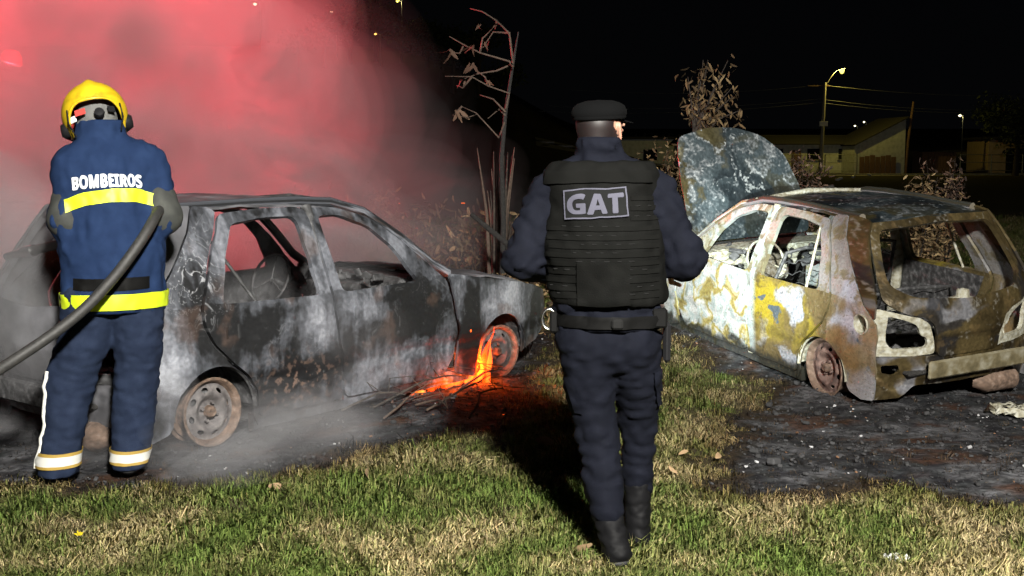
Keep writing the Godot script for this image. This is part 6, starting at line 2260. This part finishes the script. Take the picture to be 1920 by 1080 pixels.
# ------------------------------------------------------------------ smoke
func build_smoke() -> void:
	var t := thing("smoke", "pale smoke billowing from the smoking car behind the firefighter", "smoke")
	meta(t, "", "", "", "stuff")
	var rng := RandomNumberGenerator.new()
	rng.seed = 77
	var puff := func(p: Vector3, size: Vector3, dens: float, shade := 0.8) -> void:
		var f := FogVolume.new()
		f.name = "smoke_puff"
		f.shape = RenderingServer.FOG_VOLUME_SHAPE_ELLIPSOID
		f.size = size
		f.position = p
		f.rotation = Vector3(rng.randf_range(-0.4, 0.4), rng.randf_range(-1, 1), rng.randf_range(-0.5, 0.5))
		var m := FogMaterial.new()
		m.density = dens
		m.albedo = Color(shade, shade, shade * 1.02)
		f.material = m
		t.add_child(f, true)
	# the plume: each puff is nested shells, denser to the middle, so that none ends at an edge
	# (x, y in the survey picture, depth, width, height, length, density)
	for e in [[-40, 40, 11.4, 3.2, 3.0, 2.6, 0.40], [130, -20, 11.9, 3.2, 2.6, 2.6, 0.40], [300, 20, 12.2, 3.0, 2.6, 2.6, 0.36], [440, 60, 12.4, 2.0, 2.0, 2.2, 0.22], [60, 200, 10.8, 2.6, 2.2, 2.2, 0.36], [240, 190, 11.3, 2.8, 2.2, 2.4, 0.36], [400, 220, 11.8, 2.6, 2.0, 2.2, 0.30], [530, 250, 12.3, 2.2, 1.7, 2.2, 0.16], [-20, 380, 10.2, 2.2, 2.2, 2.0, 0.42], [150, 380, 10.4, 2.4, 1.8, 2.0, 0.34], [320, 400, 10.9, 2.6, 1.7, 2.2, 0.34], [480, 420, 11.3, 2.6, 1.5, 2.0, 0.30], [630, 430, 11.8, 2.4, 1.2, 2.0, 0.22], [760, 440, 12.4, 2.2, 0.9, 1.8, 0.12], [560, 340, 12.0, 2.6, 1.2, 2.2, 0.20], [690, 350, 12.8, 2.6, 1.0, 2.0, 0.10], [820, 390, 13.4, 2.4, 0.8, 2.0, 0.05], [600, 140, 13.0, 1.8, 1.8, 2.0, 0.06], [680, 240, 13.4, 2.0, 1.3, 2.0, 0.05], [90, 90, 10.4, 0.9, 1.1, 0.9, 0.48], [330, 110, 10.9, 1.1, 0.9, 0.9, 0.48], [230, 300, 10.2, 1.1, 0.7, 0.9, 0.48], [430, 320, 10.8, 1.2, 0.7, 0.9, 0.42], [520, 160, 11.9, 1.0, 0.8, 0.9, 0.32], [20, 280, 9.8, 0.9, 1.0, 0.8, 0.54], [150, 150, 10.0, 0.6, 0.5, 0.6, 0.80], [300, 230, 10.3, 0.7, 0.5, 0.6, 0.72], [380, 150, 11.0, 0.7, 0.6, 0.7, 0.64], [470, 270, 11.2, 0.7, 0.5, 0.6, 0.56], [560, 300, 11.5, 0.8, 0.4, 0.6, 0.48], [420, 20, 11.4, 0.8, 0.6, 0.7, 0.56], [230, 60, 10.6, 0.8, 0.6, 0.7, 0.64], [630, 330, 12.0, 0.9, 0.35, 0.6, 0.32]]:
		var lean := Vector3(rng.randf_range(-0.12, 0.12) * e[3], rng.randf_range(-0.12, 0.12) * e[4], 0.0)
		for q in 4:
			puff.call(px(e[0], e[1], e[2]) + lean * q, Vector3(e[3], e[4], e[5]) * [1.4, 1.08, 0.76, 0.46][q], e[6] * [0.16, 0.22, 0.24, 0.26][q], 0.95)
	# soft wisps: each is a few nested puffs, denser to the middle
	for e in [[30, 480, 6.5, 0.9, 1.1, 0.5, 0.9], [10, 590, 6.35, 0.8, 0.7, 0.4, 0.9], [60, 660, 6.2, 0.5, 0.5, 0.3, 0.6], [15, 520, 7.9, 1.1, 1.4, 0.9, 0.9], [40, 800, 6.9, 0.9, 0.5, 0.6, 0.9], [25, 680, 7.4, 0.8, 0.9, 0.7, 0.6], [520, 520, 8.3, 2.0, 0.8, 1.2, 0.35], [700, 520, 9.0, 1.6, 0.7, 1.0, 0.25], [325, 750, 5.98, 0.26, 0.42, 0.2, 1.5], [500, 800, 6.05, 0.9, 0.36, 0.4, 0.8], [600, 775, 6.5, 1.0, 0.36, 0.5, 0.6], [350, 858, 5.8, 0.9, 0.2, 0.34, 0.8], [450, 852, 5.85, 0.9, 0.2, 0.36, 0.8], [160, 850, 6.2, 0.6, 0.5, 0.3, 0.7], [670, 800, 6.6, 0.7, 0.2, 0.4, 0.5], [620, 620, 6.75, 0.5, 0.6, 0.24, 0.35], [700, 640, 7.1, 0.6, 0.5, 0.24, 0.3]]:
		for q in 4:
			var k: float = 1.15 - q * 0.24
			var off := Vector3(rng.randf_range(-0.12, 0.12) * e[3], rng.randf_range(-0.1, 0.1) * e[4], 0.0)
			puff.call(px(e[0], e[1], e[2]) + off, Vector3(e[3], e[4], e[5]) * k, e[6] * 0.34, 0.9)

# ------------------------------------------------------------------ small things
func on_ground(x: float, y: float) -> Vector3:
	# where the sight line through that point of the survey picture meets the lawn
	var d := px(x, y, 1.0) - Vector3(0, CAM_Y, 0)
	var p := Vector3(0, CAM_Y, 0) + d * (CAM_Y / -d.y)
	for i in 6:
		p = Vector3(0, CAM_Y, 0) + d * ((CAM_Y - gh(p.x, p.z)) / -d.y)
	return p

func build_small_things() -> void:
	var rng := RandomNumberGenerator.new()
	rng.seed = 88
	# fallen twigs in front of the smoking car's door
	for e in [[700, 770, 860, 735], [720, 790, 800, 745], [760, 745, 700, 715], [860, 735, 950, 715], [735, 760, 745, 700], [800, 775, 905, 745], [880, 790, 945, 760], [640, 775, 760, 762], [780, 765, 840, 790]]:
		var p := on_ground(e[0], e[1]) + Vector3(0, 0.02, 0)
		var q := on_ground(e[2], e[3]) + Vector3(0, rng.randf_range(0.03, 0.13), 0)
		var a := Acc.new()
		var m := p.lerp(q, 0.5) + Vector3(rng.randf_range(-0.05, 0.05), rng.randf_range(0.02, 0.07), rng.randf_range(-0.05, 0.05))
		a.tube([p, p.lerp(m, 0.5) + Vector3(0.02, 0.01, 0), m, m.lerp(q, 0.6) + Vector3(0, 0.015, 0.02), q], [0.008, 0.008, 0.007, 0.005, 0.003], 6)
		for k in 3:
			var s := m.lerp(q, rng.randf())
			a.tube([s, s + Vector3(rng.randf_range(-0.12, 0.12), rng.randf_range(0.02, 0.1), rng.randf_range(-0.12, 0.12)), s + Vector3(rng.randf_range(-0.22, 0.22), rng.randf_range(0.02, 0.14), rng.randf_range(-0.2, 0.2))], [0.004, 0.003, 0.002], 5)
		solo("fallen_twig", a, mats.twig_pale if rng.randf() < 0.6 else mats.bark_burnt, "thin fallen twig on scorched grass beside the smoking car", "twig", Transform3D.IDENTITY, "fallen twigs beside the smoking car")
	# charred pole beyond the smoking car's bonnet
	var a2 := Acc.new()
	a2.tube([px(884, 402, 11.0), px(920, 432, 10.9), px(985, 485, 10.7), px(1010, 505, 10.6)], [0.022, 0.028, 0.03, 0.03], 8)
	solo("charred_pole", a2, mats.char, "charred slanting pole beyond the smoking car's bonnet", "pole")
	# litter of dry leaves on the grass
	for e in [[1037, 846, 0.09], [1155, 858, 0.06], [1290, 862, 0.05], [1350, 868, 0.06], [1075, 1052, 0.07], [1270, 905, 0.05], [690, 915, 0.07], [530, 930, 0.06]]:
		var a := Acc.new()
		a.colored = true
		a.col = Color(0.3, 0.2, 0.11) * rng.randf_range(0.8, 1.3)
		var p := on_ground(e[0], e[1]) + Vector3(0, 0.05, 0)
		leaf(a, Vector3.ZERO, Vector3(rng.randf_range(-1, 1), 0.05, rng.randf_range(-0.5, 0.5)).normalized(), e[2], e[2] * 0.6, 0.5, rng)
		solo("fallen_leaf", a, mats.leaf, "dry tan leaf lying on the grass", "leaf", Transform3D(Basis.IDENTITY, p), "dry leaves on the grass")
	# pale melted lump behind the burnt-out car
	a2 = Acc.new()
	a2.panel(rounded([Vector2(-0.16, -0.03), Vector2(-0.06, -0.1), Vector2(0.12, -0.09), Vector2(0.3, -0.06), Vector2(0.3, 0.08), Vector2(0.05, 0.1), Vector2(-0.1, 0.06)], 0.03, 4), [], func(x: float, z: float) -> Vector3: return Vector3(x, 0.07 + 0.03 * dents.get_noise_2d(x * 6.0, z * 6.0) - 1.0 * z * z, z), -1.0, 0.06, 0.03)
	solo("melted_plastic", a2, mats.ash_metal, "pale melted slab on the burnt ground behind the rear bumper", "debris", Transform3D(Basis(Vector3.UP, -0.2), on_ground(1898, 778)))
	# a shred of foil near the lower edge of the lawn, and a torn scrap
	for e in [[1682, 1066, 0.10, "crumpled silvery scrap in the dry grass below the ash"], [1140, 838, 0.04, "small pale scrap on the grass beside the officer's shadow"]]:
		var a := Acc.new()
		var p := on_ground(e[0], e[1]) + Vector3(0, 0.045, 0)
		a.panel(rounded([Vector2(-0.5, -0.2), Vector2(0.1, -0.35), Vector2(0.5, 0.0), Vector2(0.25, 0.3), Vector2(-0.3, 0.2)], 0.1, 3), [], func(x: float, z: float) -> Vector3: return Vector3(x, 0.25 * dents.get_noise_2d(x * 5.0, z * 5.0), z) * e[2], -1.0, 0.003, 0.1)
		solo("scrap", a, mats.white_sheet, e[3], "litter", Transform3D(Basis.IDENTITY, p))
	# yellow flower
	a2 = Acc.new()
	var fp := on_ground(147, 1030)
	a2.tube([Vector3.ZERO, Vector3(0.005, 0.06, 0)], 0.002, 5)
	var fl := thing("yellow_flower", "single tiny yellow flower in the grass", "flower", Transform3D(Basis.IDENTITY, fp))
	part("stem", a2, mats.hose, fl)
	a2 = Acc.new()
	a2.colored = true
	a2.col = Color(0.8, 0.62, 0.02)
	for k in 7: leaf(a2, Vector3(0.005, 0.06, 0), Vector3(cos(k * 0.9), 0.9, sin(k * 0.9)).normalized(), 0.022, 0.012, -0.3, rng)
	part("petals", a2, mats.leaf, fl)
	# glowing embers out on the scorched lawn
	for e in [[785, 334, 26.0, 0.05], [778, 335, 26.0, 0.03], [748, 305, 40.0, 0.04], [745, 341, 24.0, 0.025], [945, 748, 7.3, 0.008], [868, 300, 40.0, 0.06]]:
		var a := Acc.new()
		var p := px(e[0], e[1], e[2])
		p.y = gh(p.x, p.z) + e[3] * 0.3
		a.box(Vector3.ZERO, Vector3(e[3] * 2.2, e[3] * 0.6, e[3]), e[3] * 0.15, Basis(Vector3.UP, rng.randf() * 3.0))
		solo("glowing_ember", a, mats.ember, "glowing ember on the dark lawn beyond the smoking car", "ember", Transform3D(Basis.IDENTITY, p), "embers on the far lawn")
	# paper litter along the far verge
	for e in [[1573, 339, 0.3], [1600, 334, 0.22], [1630, 330, 0.2], [1552, 356, 0.35], [1801, 318, 0.4]]:
		var a := Acc.new()
		var p := on_ground(e[0], e[1])
		a.box(Vector3(0, 0.12, 0), Vector3(e[2] * 1.6, 0.16, e[2]), 0.04, Basis(Vector3.UP, rng.randf() * 3.0) * Basis(Vector3.BACK, 0.3))
		solo("verge_litter", a, mats.white_sheet, "white scrap of litter on the dark verge before the street", "litter", Transform3D(Basis.IDENTITY, p), "litter on the verge")

# ------------------------------------------------------------------ grass and ash
func tuft(rng: RandomNumberGenerator, blades: int, h: float, spread: float, wide: float) -> ArrayMesh:
	var a := Acc.new()
	a.colored = true
	for k in blades:
		var an := rng.randf() * TAU
		var p := Vector3(cos(an), 0, sin(an)) * spread * sqrt(rng.randf())
		var out := Vector3(rng.randf_range(-1, 1), 0, rng.randf_range(-1, 1))
		var hh := h * rng.randf_range(0.5, 1.25)
		var lean := rng.randf_range(0.2, 1.1)
		var side := out.cross(Vector3.UP).normalized() * wide * 0.5
		var m := p + Vector3.UP * hh * 0.6 + out * lean * hh * 0.3
		var tip := p + Vector3.UP * hh * (1.0 - 0.35 * lean) + out * lean * hh * 0.9
		var g := rng.randf_range(0.7, 1.3)
		a.col = Color(g * rng.randf_range(0.9, 1.15), g, g * rng.randf_range(0.8, 1.1))
		var n := (out.normalized() * 0.5 + Vector3.UP).normalized()
		var i0 := a.vert(p - side, n)
		var i1 := a.vert(p + side, n)
		var i2 := a.vert(m - side * 0.8, n)
		var i3 := a.vert(m + side * 0.8, n)
		var i4 := a.vert(tip, n)
		a.tri(i0, i1, i2)
		a.tri(i1, i3, i2)
		a.tri(i2, i3, i4)
	return a.commit()

func build_grass() -> void:
	var rng := RandomNumberGenerator.new()
	rng.seed = 99
	var meshes := [tuft(rng, 11, 0.06, 0.05, 0.0042), tuft(rng, 11, 0.045, 0.055, 0.0046), tuft(rng, 9, 0.085, 0.045, 0.004)]
	var n_mix := noise(0.5, 4, 45)
	var n_tone := noise(1.6, 3, 46)
	var n_clump := noise(2.2, 3, 47)
	var xf := [[], [], []]
	var cl := [[], [], []]
	var n_all := 150000
	for i in n_all:
		# denser towards the photographer
		var u := rng.randf()
		var z := -4.1 - 26.0 * pow(u, 2.2)
		var x := rng.randf_range(-0.53, 0.53) * (absf(z) + 0.6)
		var b := burn(x, z)
		var s := 1.0
		if b < 0.12:
			if rng.randf() > 0.14 + 0.6 * maxf(0.0, b) / 0.12: continue
			s = rng.randf_range(0.25, 0.6)
		elif b < 0.4:
			if rng.randf() > 0.6 + (b - 0.12) * 1.4: continue
			s = rng.randf_range(0.55, 0.95)
		var dry := 0.55 * n_mix.get_noise_2d(x * 1.6, z * 1.6) + 0.6 * n_tone.get_noise_2d(x, z) + rng.randfn() * 0.2 + 0.05 * signf(x - 0.3)
		var lush := Color(0.12, 0.175, 0.04)
		var olive := Color(0.19, 0.195, 0.07)
		var straw := Color(0.42, 0.34, 0.19)
		var c := lush.lerp(olive, smoothstep(-0.35, 0.1, dry))
		c = c.lerp(straw, smoothstep(0.12, 0.5, dry))
		if b < 0.35: c = c.lerp(Color(0.2, 0.12, 0.05), clampf((0.35 - b) / 0.25, 0.0, 0.85) * rng.randf_range(0.4, 1.0))
		if b < 0.14: c = Color(0.014, 0.013, 0.013) if rng.randf() < 0.65 else Color(0.09, 0.06, 0.035)
		c = c * rng.randf_range(0.82, 1.18)
		var k := rng.randi() % 3
		var far := 1.0 + maxf(0.0, absf(z) - 9.0) * 0.05
		var clump := n_clump.get_noise_2d(x, z)
		if clump < -0.32 and rng.randf() < 0.6: continue
		s *= rng.randf_range(0.7, 1.3) * far * lerpf(0.62, 1.12, clampf(0.5 + clump * 1.2, 0.0, 1.0))
		var bs := Basis(Vector3.UP, rng.randf() * TAU) * Basis(Vector3.RIGHT, rng.randf_range(-0.35, 0.35))
		# trodden blades lie flatter
		if dry > 0.2 or rng.randf() < 0.25: bs = bs * Basis(Vector3.RIGHT, rng.randf_range(-1.1, 1.1))
		xf[k].append(Transform3D(bs.scaled(Vector3(s, s * rng.randf_range(0.8, 1.2), s)), Vector3(x, gh(x, z) - 0.004, z)))
		cl[k].append(Color(c.r, c.g, c.b))
	var g := Node3D.new()
	g.name = "grass"
	add_child(g)
	meta(g, "short patchy lawn grass, green mixed with dry straw", "grass", "", "stuff")
	for k in 3:
		var mm := MultiMesh.new()
		mm.transform_format = MultiMesh.TRANSFORM_3D
		mm.use_colors = true
		mm.mesh = meshes[k]
		mm.instance_count = xf[k].size()
		for i in xf[k].size():
			mm.set_instance_transform(i, xf[k][i])
			mm.set_instance_color(i, cl[k][i])
		var o := MultiMeshInstance3D.new()
		o.name = "grass_blades"
		o.multimesh = mm
		o.material_override = mats.grass
		g.add_child(o, true)
	# ash crumbs and flakes in the burnt patches
	var chip := Acc.new()
	chip.box(Vector3(0, 0.3, 0), Vector3(1.0, 0.5, 0.7), 0.12)
	var cm := chip.commit()
	var tx := []
	var tc := []
	for i in 70000:
		if tx.size() >= 14000: break
		var z := rng.randf_range(-12.5, -5.3)
		var x := rng.randf_range(-4.4, 5.0)
		var b := burn(x, z)
		if b > 0.1: continue
		var s := 0.004 + 0.018 * pow(rng.randf(), 4.0) + (rng.randf_range(0.015, 0.05) if rng.randf() < 0.006 else 0.0)
		tx.append(Transform3D(Basis.from_euler(Vector3(rng.randf_range(-0.4, 0.4), rng.randf() * TAU, rng.randf_range(-0.4, 0.4))).scaled(Vector3(s, s, s) * rng.randf_range(0.7, 1.5)), Vector3(x, gh(x, z) + 0.003, z)))
		var v := 0.02 + 0.03 * rng.randf()
		var c := Color(v, v, v * 1.05)
		var q := rng.randf()
		if q < 0.35 * clampf(n_mix.get_noise_2d(x * 3.0, z * 3.0) - 0.05, 0.0, 0.5): c = Color(0.42, 0.42, 0.43) * rng.randf_range(0.4, 1.1)
		elif q > 0.94 and s < 0.015: c = Color(0.16, 0.085, 0.045)
		tc.append(c)
	var m2 := MultiMesh.new()
	m2.transform_format = MultiMesh.TRANSFORM_3D
	m2.use_colors = true
	m2.mesh = cm
	m2.instance_count = tx.size()
	for i in tx.size():
		m2.set_instance_transform(i, tx[i])
		m2.set_instance_color(i, tc[i])
	var o2 := MultiMeshInstance3D.new()
	o2.name = "ash_crumbs"
	o2.multimesh = m2
	o2.material_override = mats.chip
	add_child(o2)
	meta(o2, "grey and white ash crumbs scattered over the scorched ground", "ash", "", "stuff")
